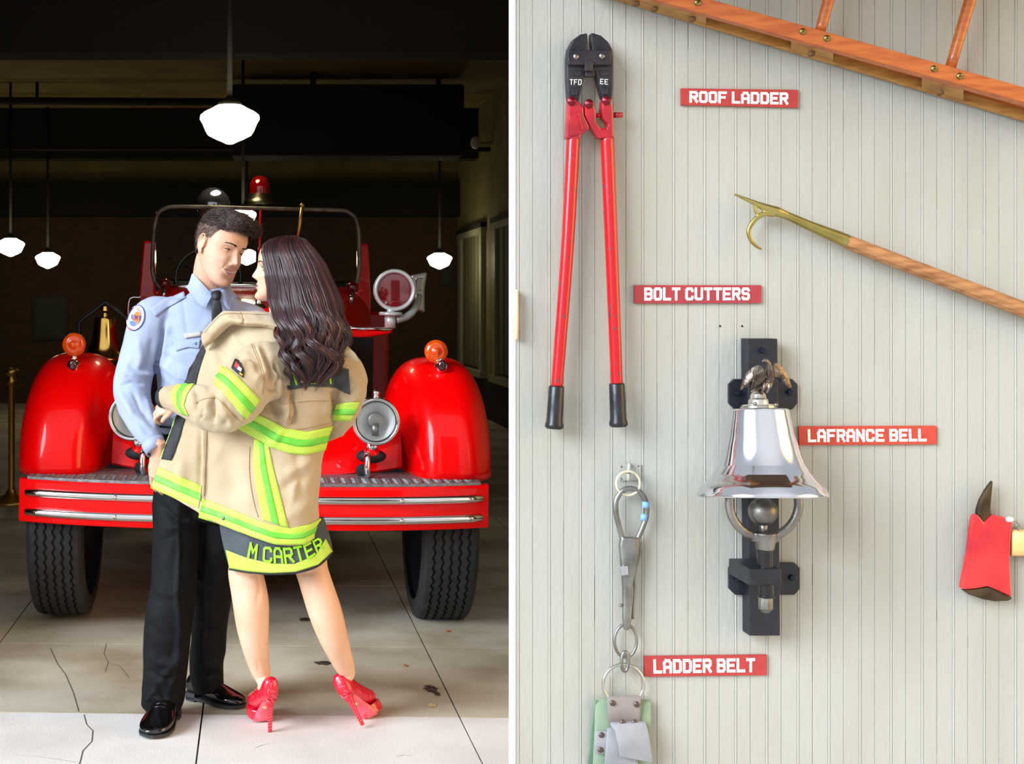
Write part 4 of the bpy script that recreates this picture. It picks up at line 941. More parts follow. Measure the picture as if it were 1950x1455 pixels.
# large red spotlight, floodlight and its arm
c = P(744, 549, 7.1); s_ = 7.1/F; R = 40*s_
b = MB(); b.lathe([(R*.80, .0), (R*.84, .016), (R*.92, .022), (R, .010), (R, -.03), (R*.94, -.04)], c, (0, -1, 0), 56); b.build('spotlight_rim', mat('white_chrome', (226, 230, 228), .30, .35), T)
b = MB(); b.lathe([(R*.82, .0), (R*.5, .010), (0, .014)], c, (0, -1, 0), 40); b.lathe([(R*.82, .0), (R*.5, -.05), (0, -.07)], c, (0, -1, 0), 40); b.build('spotlight_lens', mat('ruby_glass', (120, 14, 26), .10, coat=1), T)
b = MB(); b.lathe([(R*.96, -.03), (R*.9, -.08), (R*.6, -.14), (0, -.18)], c, (0, -1, 0), 40); b.build('spotlight_bucket', chrome, T)
b = MB()
L = [P(a, c_, 7.25) for a, c_ in ((775, 520), (807, 513), (802, 548), (803, 592), (786, 588), (776, 560))]; b.prism(L, (0, .10, 0)); b.build('floodlight', mat('flood_silver', (170, 168, 160), .35, .9), T, smooth=False, bevel=.012)
b = MB(); L = [P(a, c_, 7.24) for a, c_ in ((784, 526), (799, 525), (797, 550), (787, 550))]; b.prism(L, (0, .02, 0)); b.build('floodlight_lens', mat('flood_glass', (236, 240, 240), .1, 1.0), T, smooth=False, bevel=.004)
b = MB(); b.tube(spline([P(790, 560, 7.2), P(785, 580, 7.15), P(770, 598, 7.12), P(748, 606, 7.1)], 5), .020, 14); b.build('lamp_arm', mat('pale_steel', (190, 192, 188), .4, .5), T)
b = MB(); q = P(737, 594, 7.1); b.lathe([(.058, -.008), (.062, 0), (.058, .008), (0, .010)], q, (0, 0, 1), 24); b.lathe([(0, -.008), (.058, -.008)], q, (0, 0, 1), 24); b.tube([q, q+[0, 0, .03]], .02, 12); b.tube([q+[-.002, 0, -.005], q+[-.002, 0, -.075]], [.030, .028], 16); b.build('lamp_pedestal', mat('white_chrome', (226, 230, 228)), T)
b = MB(); L = [P(a, c_, 7.0) for a, c_ in ((600, 622), (690, 621), (744, 622), (738, 632), (690, 640), (600, 640))]; b.prism(L, (0, .35, 0)); b.build('cowl_step', red_paint, T, smooth=False, bevel=.01)
b = MB(); b.tube([P(640, 623, 7.0), P(738, 624, 7.0)], .010, 10); b.build('step_trim', chrome, T)
for L_ in (((600, 640), (706, 640), (704, 900), (600, 900)), ((262, 640), (350, 640), (350, 900), (262, 900))):
    b = MB(); b.prism([P(a, c_, 7.6) for a, c_ in L_], (0, .6, 0)); b.build('engine_side', mat('dark_engine', (18, 6, 6), .6), T, smooth=False)
b = MB(); b.tube([P(575, 700, 6.9), P(690, 702, 6.9)], .008, 8); b.build('cross_rod', chrome, T)
T.rotation_euler = (0, math.radians(.75), 0)
# ================================================================== people: shared builders
skin_m = mat('skin_man', (214, 172, 146), .48, rgb2=(206, 158, 130), nscale=9, sss=.10, bump=.08, bscale=300, spec=.35)
skin_w = mat('skin_woman', (228, 186, 156), .44, rgb2=(220, 174, 142), nscale=7, sss=.10, spec=.35)
lip_m = mat('lips_man', (212, 140, 128), .4); lip_w = mat('lips_red', (190, 32, 48), .3, coat=.3)
eye_w = mat('eye_white', (206, 198, 190), .2, coat=.5); iris = mat('iris_brown', (26, 15, 10), .1, coat=1); teeth_m = mat('teeth', (250, 248, 242), .2, coat=.3); lash = mat('dark_lash', (22, 15, 13), .6)
def R3(yaw, pitch, roll):
    y, p, r = (math.radians(a) for a in (yaw, pitch, roll))
    Rz = np.array([[math.cos(y), -math.sin(y), 0], [math.sin(y), math.cos(y), 0], [0, 0, 1]])
    Rx = np.array([[1, 0, 0], [0, math.cos(p), -math.sin(p)], [0, math.sin(p), math.cos(p)]])
    Ry = np.array([[math.cos(r), 0, math.sin(r)], [0, 1, 0], [-math.sin(r), 0, math.cos(r)]])
    return Rz @ Rx @ Ry
EYV = -.0625
HT = np.array([  # w, front, widest, back, half width, front exponent
 (-.120, .074, .060, .046, .010, 2), (-.115, .088, .055, .030, .025, 2.2), (-.104, .0925, .045, .010, .040, 2.4), (-.090, .0915, .030, -.010, .051, 2.5),
 (-.070, .0895, .018, -.035, .0595, 2.5), (-.050, .0885, .010, -.055, .0645, 2.5), (-.030, .0870, .005, -.075, .0680, 2.45), (-.005, .0845, .0, -.092, .0705, 2.25),
 (.020, .0870, -.005, -.100, .0735, 2.3), (.045, .0875, -.010, -.103, .0755, 2.3), (.070, .0800, -.012, -.098, .0730, 2.2), (.092, .0620, -.014, -.084, .062, 2.1),
 (.108, .038, -.016, -.062, .043, 2), (.117, .012, -.018, -.038, .020, 2), (.120, -.010, -.018, -.025, .006, 2)])
def gs(x, s): return np.exp(-(x/s)**2)
def head_surface(fem=False, skull=False, grow=0.0):
    nw, na = 130, 160
    ws = np.interp(np.linspace(0, 1, nw), [0, .1, .75, 1], [-.120, -.112, .07, .120]); s = np.linspace(-math.pi, math.pi, na, endpoint=False); th = s-.5*np.sin(s)
    T_ = np.stack([np.interp(ws, HT[:, 0], HT[:, k]) for k in range(1, 6)], 1)
    k = np.ones(5)/5                                         # soften the table's kinks
    pad = np.vstack([T_[:1]]*2+[T_]+[T_[-1:]]*2); T_ = np.stack([np.convolve(pad[:, c], k, 'valid') for c in range(5)], 1)
    fr, v0, bk, hw, pf = (T_[:, c][:, None] for c in range(5))
    if fem: hw = hw*np.where(ws < -.03, .93, .97)[:, None]
    c, s_ = np.cos(th)[None], np.sin(th)[None]
    e = np.where(c > 0, 2/pf, 1.0)
    u = np.sign(s_)*np.abs(s_)**e*hw; v = v0+np.where(c > 0, (fr-v0)*np.abs(c)**e, (v0-bk)*c)
    w_ = np.repeat(ws[:, None], na, 1)
    if not skull:
        m = np.clip(c*1.6, 0, 1); D = np.zeros_like(u)
        au = np.abs(u)
        wn = [-.047, -.040, -.034, -.029, -.020, -.008, .004, .018, .03]
        pr = np.interp(w_, wn, [0, .009, .019, .0235, .0190, .0125, .0065, .002, 0])*(.98 if fem else 1)
        sg = np.interp(w_, wn, [.012, .012, .0115, .0105, .0095, .0085, .0080, .010, .012])*(.88 if fem else 1)
        D += pr*np.exp(-(au/sg)**2.3)
        D += .0075*gs(au-.0135, .0055)*gs(w_+.037, .0065)
        D -= .0105*gs(au-.031, .0165)*gs(w_-.004, .0115)
        D -= .004*gs(au-.014, .007)*gs(w_-.006, .010)
        D += (.0015 if fem else .0042)*gs(au-.028, .022)*gs(w_-.026, .008)
        D += .0055*gs(au-.040, .017)*gs(w_+.026, .014)
        D -= .0030*gs(au-.050, .012)*gs(w_+.062, .018)
        wm, op, mw = mouth(au, fem)
        mk = np.clip(1.3-(au/(mw*1.12))**2, 0, 1)
        D += (.0060 if fem else .0045)*gs(w_-(wm+op+.0028), .0030)*mk+(.0070 if fem else .0055)*gs(w_-(wm-op-.0040), .0040)*mk
        D -= .0105*gs(w_-wm, np.maximum(op*.95, .0016))*np.clip(1.15-(au/mw)**2, 0, 1)
        D -= .0025*gs(au, .0045)*gs(w_+.051, .005)
        D -= .0040*gs(u, .018)*gs(w_+.083, .0065); D += .0060*gs(u, .017)*gs(w_+.103, .013)
        t = np.clip((-.036-w_)/.034, 0, 1); D -= .0032*gs(au-(.021+.018*t), .0045)*np.clip(np.sin(np.clip((-.032-w_)/.042, 0, 1)*math.pi), 0, 1)
        v = v+D*m
    if grow: 
        L = np.sqrt(u**2+(v+.01)**2+w_**2)+1e-9; u = u*(1+grow/L); v = v+(v+.01)*grow/L; w_ = w_*(1+grow/L)
    pts = np.stack([u, -v, w_], 2).reshape(-1, 3)
    f = [(i*na+j, i*na+(j+1) % na, (i+1)*na+(j+1) % na, (i+1)*na+j) for i in range(nw-1) for j in range(na)]
    f += [tuple(range(na-1, -1, -1)), tuple(range((nw-1)*na, nw*na))]
    return pts, f
def mouth(au, fem):
    mw = .026 if fem else .0315
    return -.0645+(3.5 if fem else 9.5)*au**2, (.0030 if fem else .0050)*np.clip(1-(au/mw)**2, 0, 1), mw
def make_head(c, R, sc, neck_world, neck_r, fem=False):
    """returns MB with materials [skin, lip, eye, iris, teeth, lash] in world space"""
    Ri = R.T
    def L2W(p): return (np.asarray(p)*sc) @ R.T+c
    pcs = [head_surface(fem)]
    for s in (-1, 1):                                        # ears
        pcs.append(ellipsoid((s*.0745, .011, -.004), (.0055, .0165, .0275), 12, R3(0, 0, -10*s)))
        a = np.linspace(-1.1, 3.6, 18); pcs.append(tube([(s*(.0795+.002*math.sin(t)), .011+.0160*math.cos(t)*(1 if t > 0 else .9), .000+.0270*math.sin(t)) for t in a], .0027, 8, up=(1, 0, 0), round_ends=1))
        pcs.append(tube([(s*.0795, .018, .012), (s*.0800, .017, -.004), (s*.0795, .010, -.020)], .0024, 8, up=(1, 0, 0), round_ends=1))
        pcs.append(ellipsoid((s*.0765, .004, -.031), (.0045, .008, .009), 8))
    for s in (-1, 1):                                        # lids
        ec = np.array([s*.031, EYV, .0045])
        for sg_, op_ in ((1, 15), (-1, 9)):
            V = []; na_, ne_ = 19, 7
            for q in (.0116, .0142):
                for ia in range(na_):
                    t = -82+164*ia/(na_-1); e0 = sg_*op_*max(0.02, math.cos(math.radians(t*1.12)))+3*s*t/80*-1
                    for ie in range(ne_):
                        e2 = math.radians(e0+(sg_*78-e0)*ie/(ne_-1)); t2 = math.radians(t); V.append(ec+[q*math.sin(t2)*math.cos(e2), -q*math.cos(t2)*math.cos(e2), q*math.sin(e2)])
            m_ = na_*ne_; F_ = []
            for ia in range(na_-1):
                for ie in range(ne_-1):
                    a_ = ia*ne_+ie; F_.append((a_, a_+1, a_+ne_+1, a_+ne_)); F_.append((m_+a_, m_+a_+ne_, m_+a_+ne_+1, m_+a_+1))
            bd = [i for i in range(ne_)]+[i*ne_+ne_-1 for i in range(1, na_)]+[(na_-1)*ne_+i for i in range(ne_-2, -1, -1)]+[i*ne_ for i in range(na_-2, 0, -1)]
            for a_, c_ in zip(bd, bd[1:]+bd[:1]): F_.append((a_, m_+a_, m_+c_, c_))
            pcs.append((np.array(V), F_))
    nw_ = [(Ri @ ((np.array(p)-c)))/sc for p in neck_world]
    np_ = [np.array([0, .018, .0]), np.array([0, .022, -.05])]+nw_
    pts = spline(np_, 8); rr = np.array([[.045, .045], [.050, .052]]+[[a/sc, b_/sc] for a, b_ in neck_r]); rad = spline(rr, 8)
    pcs.append(tube(pts, rad, 28, up=(0, -1, 0)))
    v, f = remesh(pcs, .00165, 2)
    cen = np.array([v[list(q)].mean(0) for q in f]); au = np.abs(cen[:, 0])
    wm, op, mw = mouth(au, fem)
    lipm = (cen[:, 1] < -.070) & (au < mw*1.04) & (cen[:, 2] < wm+op+.0036*(1-(au/(mw*1.08))**2)) & (cen[:, 2] > wm-op-.0058*(1-(au/(mw*1.08))**2))
    htree = bvh(v, f)
    def face_y(x, z):
        h, *_ = htree.ray_cast(Vector((x, -.2, z)), Vector((0, 1, 0))); return h[1] if h is not None else -.08
    b = MB(); b.add(L2W(v), f); b.m = list(lipm.astype(int))
    for s in (-1, 1):
        ec = np.array([s*.031, EYV, .0045]); V, f_ = ellipsoid(ec, .0119, 16); b.add(L2W(V), f_, 2)
        g = np.array([.42 if not fem else .0, -1, -.10]); g /= np.linalg.norm(g)
        V, f_ = lathe([(0, .0126), (.0030, .01235), (.0062, .0110), (.0064, .0102)], ec, g, 20); b.add(L2W(V), f_, 3)
        a = np.linspace(-72, 72, 15); P_ = []
        for t in a:
            e2 = math.radians(14.5*max(.02, math.cos(math.radians(t*1.12)))-3*s*t/80); t2 = math.radians(t); q = .0143
            P_.append(ec+[q*math.sin(t2)*math.cos(e2), -q*math.cos(t2)*math.cos(e2), q*math.sin(e2)])
        V, f_ = tube(P_, [.0013 if fem else .0012]*15, 6, up=(0, 0, 1)); b.add(L2W(V), f_, 5)
        if fem:                                              # long lashes
            for k in range(3, 15):
                d = (P_[k]-ec); d /= np.linalg.norm(d); V, f_ = tube([P_[k], P_[k]+d*.006+[0, 0, .003]], [.0005, .0002], 5, up=(1, 0, 0)); b.add(L2W(V), f_, 5)
        for k in range(110):                                  # eyebrow hairs
            t = k/109.; x = s*(.013+.036*t); z = .0235+.0060*math.sin(t*2.2)+rng.uniform(-.0026, .0026)*(1-.6*t)-.003*t
            y = face_y(x, z)-.0006; p0 = np.array([x, y, z]); d = np.array([s*.006, .001, .0026*(1-1.6*t)])
            V, f_ = tube([p0, p0+d*.5+[0, -.0004, 0], p0+d], [.0005, .0006, .0002], 4, up=(0, 0, 1)); b.add(L2W(V), f_, 5)
    us = np.linspace(-mw*.88, mw*.88, 25); top = []; bot = []
    for x in us:
        wm_, o_, _ = mouth(abs(x), fem); o_ = float(o_); y = face_y(x, float(wm_))-.0030
        top.append((x, y, wm_+o_+.0012)); bot.append((x, y+.001, wm_-o_*.45))
    n_ = 25; v2 = np.array(top+bot); V = L2W(v2); b.add(V, [(i, i+1, n_+i+1, n_+i) for i in range(n_-1)], 4)
    return b, L2W
def hand(w0, fwd, palm, sc=1.0, curl=(25, 35, 25), spread=6, thumb=(40, 30), side=1, vox=.0018):
    """w0 wrist, fwd direction of the fingers, palm normal (towards the palm side). side=+1: thumb towards fwd x palm"""
    f_ = np.array(fwd, float); f_ /= np.linalg.norm(f_); n = np.array(palm, float); n -= f_*(n @ f_); n /= np.linalg.norm(n); s = np.cross(f_, n)*side
    w0 = np.array(w0, float); pcs = []
    def at(a, b_, c_): return w0+(f_*a+s*b_+n*c_)*sc
    pcs.append(tube([at(-.05, 0, 0), at(0, 0, 0), at(.02, 0, 0), at(.055, .001, 0), at(.085, .002, 0)], np.array([[.027, .020], [.026, .017], [.031, .016], [.040, .0145], [.038, .012]])*sc, 20, up=n, ex=2.6, round_ends=1))
    L = [(.043, .028, .021), (.047, .031, .023), (.043, .028, .022), (.034, .022, .019)]
    for k, b_ in enumerate((.029, .0095, -.0105, -.029)):
        base_ = at(.082-(.004 if k in (0, 2) else .012 if k == 3 else 0), b_, 0); a = math.radians(spread*(1.5-k)*.6); d0 = f_*math.cos(a)+s*math.sin(a)
        pts = [base_-d0*.012*sc, base_]; ang = 0
        for l, c_ in zip(L[k], curl):
            ang += math.radians(c_*(1+.12*k)); pts.append(pts[-1]+(d0*math.cos(ang)+n*math.sin(ang))*l*sc)
        r_ = np.array([.0100, .0096, .0086, .0078, .0062])*sc*(1 if k < 3 else .88)
        pp_ = spline(pts, 4); pcs.append(tube(pp_, np.interp(np.linspace(0, 4, len(pp_)), range(5), r_), 12, up=s, round_ends=1))
    a1, a2 = math.radians(thumb[0]), math.radians(thumb[1])
    p0 = at(.018, .022, .004); d = f_*math.cos(a1)+s*math.sin(a1)*.8+n*math.sin(a1)*.45; p1 = p0+d*.036*sc; d2 = f_*math.cos(a1*.5)+s*math.sin(a1*.5)*.4+n*math.sin(a2); p2 = p1+d2*.030*sc; p3 = p2+d2*.024*sc+n*.004
    pp_ = spline([p0, p1, p2, p3], 4); pcs.append(tube(pp_, np.interp(np.linspace(0, 3, len(pp_)), range(4), np.array([.0145, .0115, .0100, .0075])*sc), 12, up=n, round_ends=1))
    return remesh(pcs, vox, 2)
def ctrl(rows, nr, nc):
    """bicubic sheet through rows of (px, py, Y)"""
    A = np.array(rows, float); r1 = np.stack([spline(A[i], nc) for i in range(len(A))]); return np.stack([spline(r1[:, j], nr) for j in range(r1.shape[1])], 1)
def sheet_mesh(rows, nr, nc, strokes=(), thick=.006, wr=None):
    G = ctrl(rows, nr, nc); R_, C_ = G.shape[:2]
    v = np.array([P(*q) for q in G.reshape(-1, 3)]); f = [(i*C_+j, (i+1)*C_+j, (i+1)*C_+j+1, i*C_+j+1) for i in range(R_-1) for j in range(C_-1)]
    n = vnormals(v, f)
    if np.mean(n[:, 1]) > 0: f = [q[::-1] for q in f]; n = -n
    if strokes:
        v = folds(v, f, strokes); n = vnormals(v, f)
    if wr: v = wrinkle(v, f, *wr); n = vnormals(v, f)
    m = len(v); bk = v-n*thick
    F_ = list(f)+[tuple(m+k for k in q[::-1]) for q in f]
    bd = [j for j in range(C_)]+[i*C_+C_-1 for i in range(1, R_)]+[(R_-1)*C_+j for j in range(C_-2, -1, -1)]+[i*C_ for i in range(R_-2, 0, -1)]
    for a, c_ in zip(bd, bd[1:]+bd[:1]): F_.append((a, m+a, m+c_, c_))
    return v, f, np.vstack([v, bk]), F_
def pxtube(nodes, n=24, k=6, depth=None, up=(0, -1, 0), ex=2.0, round_ends=0):
    """nodes: (px, py, Y, half width px[, half depth m])"""
    A = np.array([list(q)+([q[3]*q[2]/F] if len(q) == 4 else []) for q in nodes], float)
    B_ = spline(A, k); pts = [P(q[0], q[1], q[2]) for q in B_]; rad = np.stack([B_[:, 3]*B_[:, 2]/F, B_[:, 4]], 1)
    return tube(pts, rad, n, up=up, ex=ex, round_ends=round_ends)
def text_strip(tree, top, bot, text, m, name, parent, th=1.2, gap=2.0, lift=.004, sub=4):
    q = letters(text, th, gap); G = strip_grid(top, bot, 41, 2); b = MB()
    def at(u, v_):
        x = np.clip(u, 0, 1)*40; i = min(int(x), 39); t = x-i; a = G[i]*(1-t)+G[i+1]*t; return a[0]*(1-v_)+a[1]*v_
    for k, r in enumerate(q):
        V = []; ok = True; lf = lift+.00004*k
        for i in range(sub+1):
            for j in range(3):
                s, t = i/sub, j/2; p_ = (r[0]*(1-s)+r[1]*s)*(1-t)+(r[3]*(1-s)+r[2]*s)*t; xy = at(p_[0], 1-p_[1]); h = cast(tree, xy[0], xy[1], lf)
                if h is None: ok = False; break
                V.append(h)
            if not ok: break
        if ok:
            V = np.array(V)
            if np.ptp(V[:, 1]) < .08: b.add(V, [(i*3+j, (i+1)*3+j, (i+1)*3+j+1, i*3+j+1) for i in range(sub) for j in range(2)])
    if b.n: return b.build(name, m, parent, smooth=False)
def add_patch(tree, A, B_, nl, nw, m, name, parent, lift=.0025, thick=0.0015, nl2=None):
    v, f = patch(tree, strip_grid(A, B_, nl, nw), lift)
    if not f: return None
    o = obj(name, v, f, m, parent)
    s = o.modifiers.new('s', 'SOLIDIFY'); s.thickness = thick; s.offset = 0
    return o
# ================================================================== the man
M = thing('person', (-.13, 4.85, 0), 'man in light blue uniform shirt, black tie and dark trousers, smiling down at the woman', 'person')
Rm = R3(43, 15.7, 13.7); cm = P(418.6, 472.4, 4.80)
nb = P(405, 572, 4.86); nm = P(397, 540, 4.845)
hb_, L2Wm = make_head(cm, Rm, 1.035, [nm, nb], [(.056, .060), (.066, .064)])
body = [pxtube([(400, 590, 4.87, 40, .07), (400, 640, 4.87, 72, .09), (400, 740, 4.87, 78, .09), (398, 860, 4.87, 76, .09), (395, 960, 4.87, 74, .09)], 24)]
body.append(pxtube([(375, 610, 4.87, 22), (290, 625, 4.85, 26), (262, 700, 4.83, 24), (258, 750, 4.80, 21), (283, 822, 4.70, 15), (293, 846, 4.675, 11)], 16))
body.append(pxtube([(425, 610, 4.87, 22), (500, 640, 4.87, 26), (515, 720, 4.80, 22), (540, 770, 4.72, 18)], 16))
body.append(pxtube([(345, 930, 4.86, 34), (330, 1110, 4.80, 28), (310, 1320, 4.83, 16), (305, 1340, 4.82, 15)], 16)); body.append(pxtube([(425, 950, 4.88, 34), (406, 1130, 4.93, 28), (400, 1300, 5.02, 16)], 16))
bv, bf = remesh(body, .007, 3); hb_.add(bv, bf, 0)
wr = P(301, 866, 4.662); hv, hf = hand(wr, P(302, 925, 4.70)-wr, (0.5, .8, 0), 1.02, curl=(12, 18, 12), side=-1, thumb=(20, 5)); hb_.add(hv, hf, 0)
hb_.build('body', [skin_m, lip_m, eye_w, iris, teeth_m, lash], M)
# hair: faded sides and a swept-up front
hair_d = mat('dark_hair', (44, 31, 27), .5, rgb2=(66, 48, 40), nscale=40, spec=.35); hair_f = mat('faded_sides', (98, 76, 62), .7, rgb2=(70, 52, 42), nscale=120, bump=.5, bscale=500)
sk_v, sk_f = head_surface(False, True, grow=.0055)
def keepcap(v): # scalp region above the hairline
    u, y, w_ = v[:, 0], v[:, 1], v[:, 2]
    fr = -y
    line = np.where(fr > .045, .066+(fr-.045)*.25, np.where(fr > .012, .010+(fr-.012)*1.7, np.where(fr > -.035, .022, -.045)))
    return w_ > line
cv, cf = sk_v, sk_f[:-2]
kp = keepcap(cv); cf = [q for q in cf if all(kp[i] for i in q)]
used = sorted({i for q in cf for i in q}); mp_ = {k: i for i, k in enumerate(used)}
b = MB(); b.add(L2Wm(cv[used]), [tuple(mp_[i] for i in q) for q in cf])
b.build('hair_fade', hair_f, M)
hp = []
hp.append(ellipsoid((0, .010, .062), (.074, .093, .066), 20)); hp.append(ellipsoid((0, -.045, .086), (.062, .050, .040), 18, R3(0, 18, 0))); hp.append(ellipsoid((.024, -.074, .094), (.034, .024, .022), 14)); hp.append(ellipsoid((-.012, -.070, .098), (.042, .030, .024), 14))
v, f = remesh(hp, .003, 4)
keep = v[:, 2] > np.where(-v[:, 1] > .05, .070, .052); f = [q for q in f if all(keep[i] for i in q)]
used = sorted({i for q in f for i in q}); mp_ = {k: i for i, k in enumerate(used)}; v = v[used]; f = [tuple(mp_[i] for i in q) for q in f]
b = MB(); b.add(L2Wm(v), f)
r_ = np.random.RandomState(5); tr_ = bvh(v, f)
for k in range(3600):
    i = r_.randint(len(v)); p0 = v[i]; 
    if p0[2] < .055: continue
    nn = p0-np.array([0, .01, .03]); nn /= np.linalg.norm(nn)
    flow = np.array([.35, -1.0, .55 if p0[1] < -.02 else .05])+r_.randn(3)*.13; flow -= nn*(flow @ nn)*.75; flow /= np.linalg.norm(flow)
    Lh = r_.uniform(.022, .048)*(.45 if p0[1] < -.060 else 1.0 if p0[1] < .0 else .7); q = [p0-nn*.002]
    for s in range(1, 5):
        t = s/4; q.append(p0+flow*Lh*t+nn*(.0065*math.sin(t*2.2)+.003)-np.array([0, 0, .006*t*t])*(p0[1] < -.06))
    b.tube(L2Wm(q), np.array([.0010, .0012, .0011, .0008, .0003])*r_.uniform(.7, 1.3), 4, up=(0.3, -1, .4))
for k in range(3000):                                              # short bristles on the sides and nape
    i = used_ = r_.randint(len(cv)); p0 = cv[i]
    if not kp[i] or p0[2] > .075: continue
    nn = p0/np.linalg.norm(p0); fl = np.array([0, .35, -1.0]); fl -= nn*(fl @ nn)*.9
    b.tube(L2Wm([p0, p0+fl*.006+nn*.001, p0+fl*.013+nn*.0008]), [.0006, .0006, .0002], 3, up=(1, 0, 0))
b.build('hair', hair_d, M)
# trousers
tr_m = mat('black_trouser_cloth', (14, 16, 18), .72, rgb2=(9, 10, 12), nscale=9, spec=.18, bump=.35, bscale=700)
pc = [pxtube([(393, 806, 4.86, 88, .118), (392, 850, 4.86, 93, .125), (388, 930, 4.86, 96, .13), (382, 985, 4.86, 90, .12)], 30),
      pxtube([(343, 900, 4.85, 50, .11), (339, 985, 4.83, 49, .115), (334, 1050, 4.80, 44, .098), (331, 1118, 4.77, 43, .088), (323, 1165, 4.76, 46, .085), (317, 1222, 4.78, 45.5, .083), (314, 1290, 4.81, 42, .08), (310, 1325, 4.82, 41, .08), (302, 1352, 4.79, 35, .078)], 30),
      pxtube([(425, 930, 4.88, 48, .11), (420, 1000, 4.88, 45, .11), (410, 1107, 4.91, 37, .085), (400, 1188, 4.95, 34, .078), (394, 1257, 4.99, 33.5, .076), (395, 1290, 5.01, 32.5, .076), (402, 1312, 5.01, 28, .072)], 30)]
v, f = remesh(pc, .0065, 5)
st = [([(339, 960), (341, 1050), (337, 1130), (341, 1200), (331, 1290), (318, 1330)], 4, .006), ([(300, 955), (330, 985), (372, 1000)], 7, -.006), ([(310, 1010), (345, 1002), (378, 985)], 6, .005), ([(296, 1035), (330, 1022)], 5, -.004),
      ([(290, 1120), (315, 1132), (345, 1128)], 8, .004), ([(280, 1180), (300, 1205), (330, 1215)], 8, -.004), ([(276, 1240), (300, 1262), (340, 1262), (356, 1245)], 8, .007), ([(275, 1272), (300, 1290), (325, 1292)], 6, -.007), ([(300, 1312), (285, 1325), (272, 1340)], 6, .005), ([(350, 1225), (322, 1275), (300, 1305)], 7, .007), ([(330, 1245), (345, 1285), (338, 1330)], 8, -.006), ([(300, 1300), (318, 1340)], 5, -.005),
      ([(380, 1262), (400, 1268), (424, 1262)], 6, .007), ([(375, 1285), (400, 1290), (420, 1282)], 5, -.006), ([(370, 1190), (400, 1205), (428, 1200)], 8, -.004), ([(392, 1040), (388, 1150), (386, 1250)], 6, .005), ([(365, 1090), (395, 1110), (430, 1100)], 8, .004)]
v = folds(v, f, [(a, w_, h_*1.9) for a, w_, h_ in st]); v = wrinkle(v, f, .0040, (9, 9, 5)); obj('trousers', v, f, tr_m, M)
b = MB(); wl_ = [P(393+90*math.cos(a), 811+1.5*math.sin(a), 4.86)+[0, .118*math.sin(a)-0.0, 0] for a in np.linspace(0, 2*math.pi, 48, endpoint=False)]
b.tube(wl_, [(.018, .004)]*48, 8, closed=True, up=(0, 0, 1)); b.build('belt', mat('black_belt', (16, 15, 16), .35), M)
# shirt
sh_m = mat('pale_blue_shirt', (157, 169, 197), .75, rgb2=(150, 162, 191), nscale=6, sheen=.2, bump=.25, bscale=900)
tor = pxtube([(398, 556, 4.86, 36, .070), (398, 573, 4.86, 62, .085), (396, 592, 4.86, 96, .096), (394, 620, 4.86, 104, .108), (396, 655, 4.86, 97, .120), (396, 700, 4.86, 98, .124), (394, 750, 4.86, 94, .122), (393, 790, 4.86, 90, .120), (393, 824, 4.86, 89, .119)], 40, ex=2.25)
arm = pxtube([(338, 592, 4.86, 26, .06), (297, 608, 4.85, 46, .080), (280, 640, 4.84, 43, .078), (266, 680, 4.83, 38, .074), (255, 715, 4.81, 37, .070), (252, 745, 4.78, 36, .068), (258, 775, 4.75, 33, .062), (272, 808, 4.71, 28, .052), (290, 838, 4.68, 22, .042), (299, 856, 4.665, 18.5, .036)], 30)
armL = pxtube([(450, 600, 4.87, 30, .06), (492, 622, 4.87, 32, .07), (508, 680, 4.84, 30, .065), (520, 740, 4.79, 26, .055), (545, 775, 4.72, 22, .045)], 24)
v, f = remesh([tor, arm, armL], .0048, 4)
st = [([(312, 612), (309, 650), (298, 700), (301, 735)], 4, -.014), ([(318, 615), (314, 655), (303, 705)], 6, .006), ([(345, 560), (352, 600), (358, 650)], 4, -.0016),
      ([(222, 722), (245, 712), (275, 716), (296, 712)], 5, .008), ([(220, 738), (250, 727), (280, 732)], 4, -.007), ([(236, 752), (255, 790), (290, 820)], 5, .006), ([(250, 740), (268, 780), (285, 800)], 5, -.006), ([(240, 690), (262, 705), (292, 700)], 6, -.005), ([(262, 640), (268, 680), (262, 705)], 7, .004), ([(290, 640), (286, 680), (276, 706)], 7, -.005),
      ([(225, 735), (240, 775), (262, 810), (285, 845)], 5, .005), ([(276, 750), (286, 790), (300, 820)], 5, .006), ([(306, 672), (335, 690), (370, 700)], 6, -.004), ([(302, 690), (330, 712), (360, 735)], 6, .005), ([(300, 715), (325, 745), (350, 790)], 6, -.004), ([(304, 740), (318, 770), (330, 810)], 6, .005), ([(312, 775), (322, 800), (345, 812)], 5, -.005),
      ([(330, 660), (322, 640), (320, 615)], 6, .004), ([(300, 585), (330, 568), (358, 560)], 4, .0020)]
v = folds(v, f, [(a, w_, h_*1.4) for a, w_, h_ in st]); v = wrinkle(v, f, .0022, (14, 14, 9)); shirt = obj('shirt', v, f, sh_m, M)
stree = bvh(v, f)
b = MB(); cf_ = [P(290, 841, 4.678), P(299, 858, 4.665)]; b.tube(cf_, [(.0375, .046), (.0365, .043)], 30, up=(0, -1, 0), caps=False); o = b.build('shirt_cuff', sh_m, shirt); o.modifiers.new('s', 'SOLIDIFY').thickness = .003
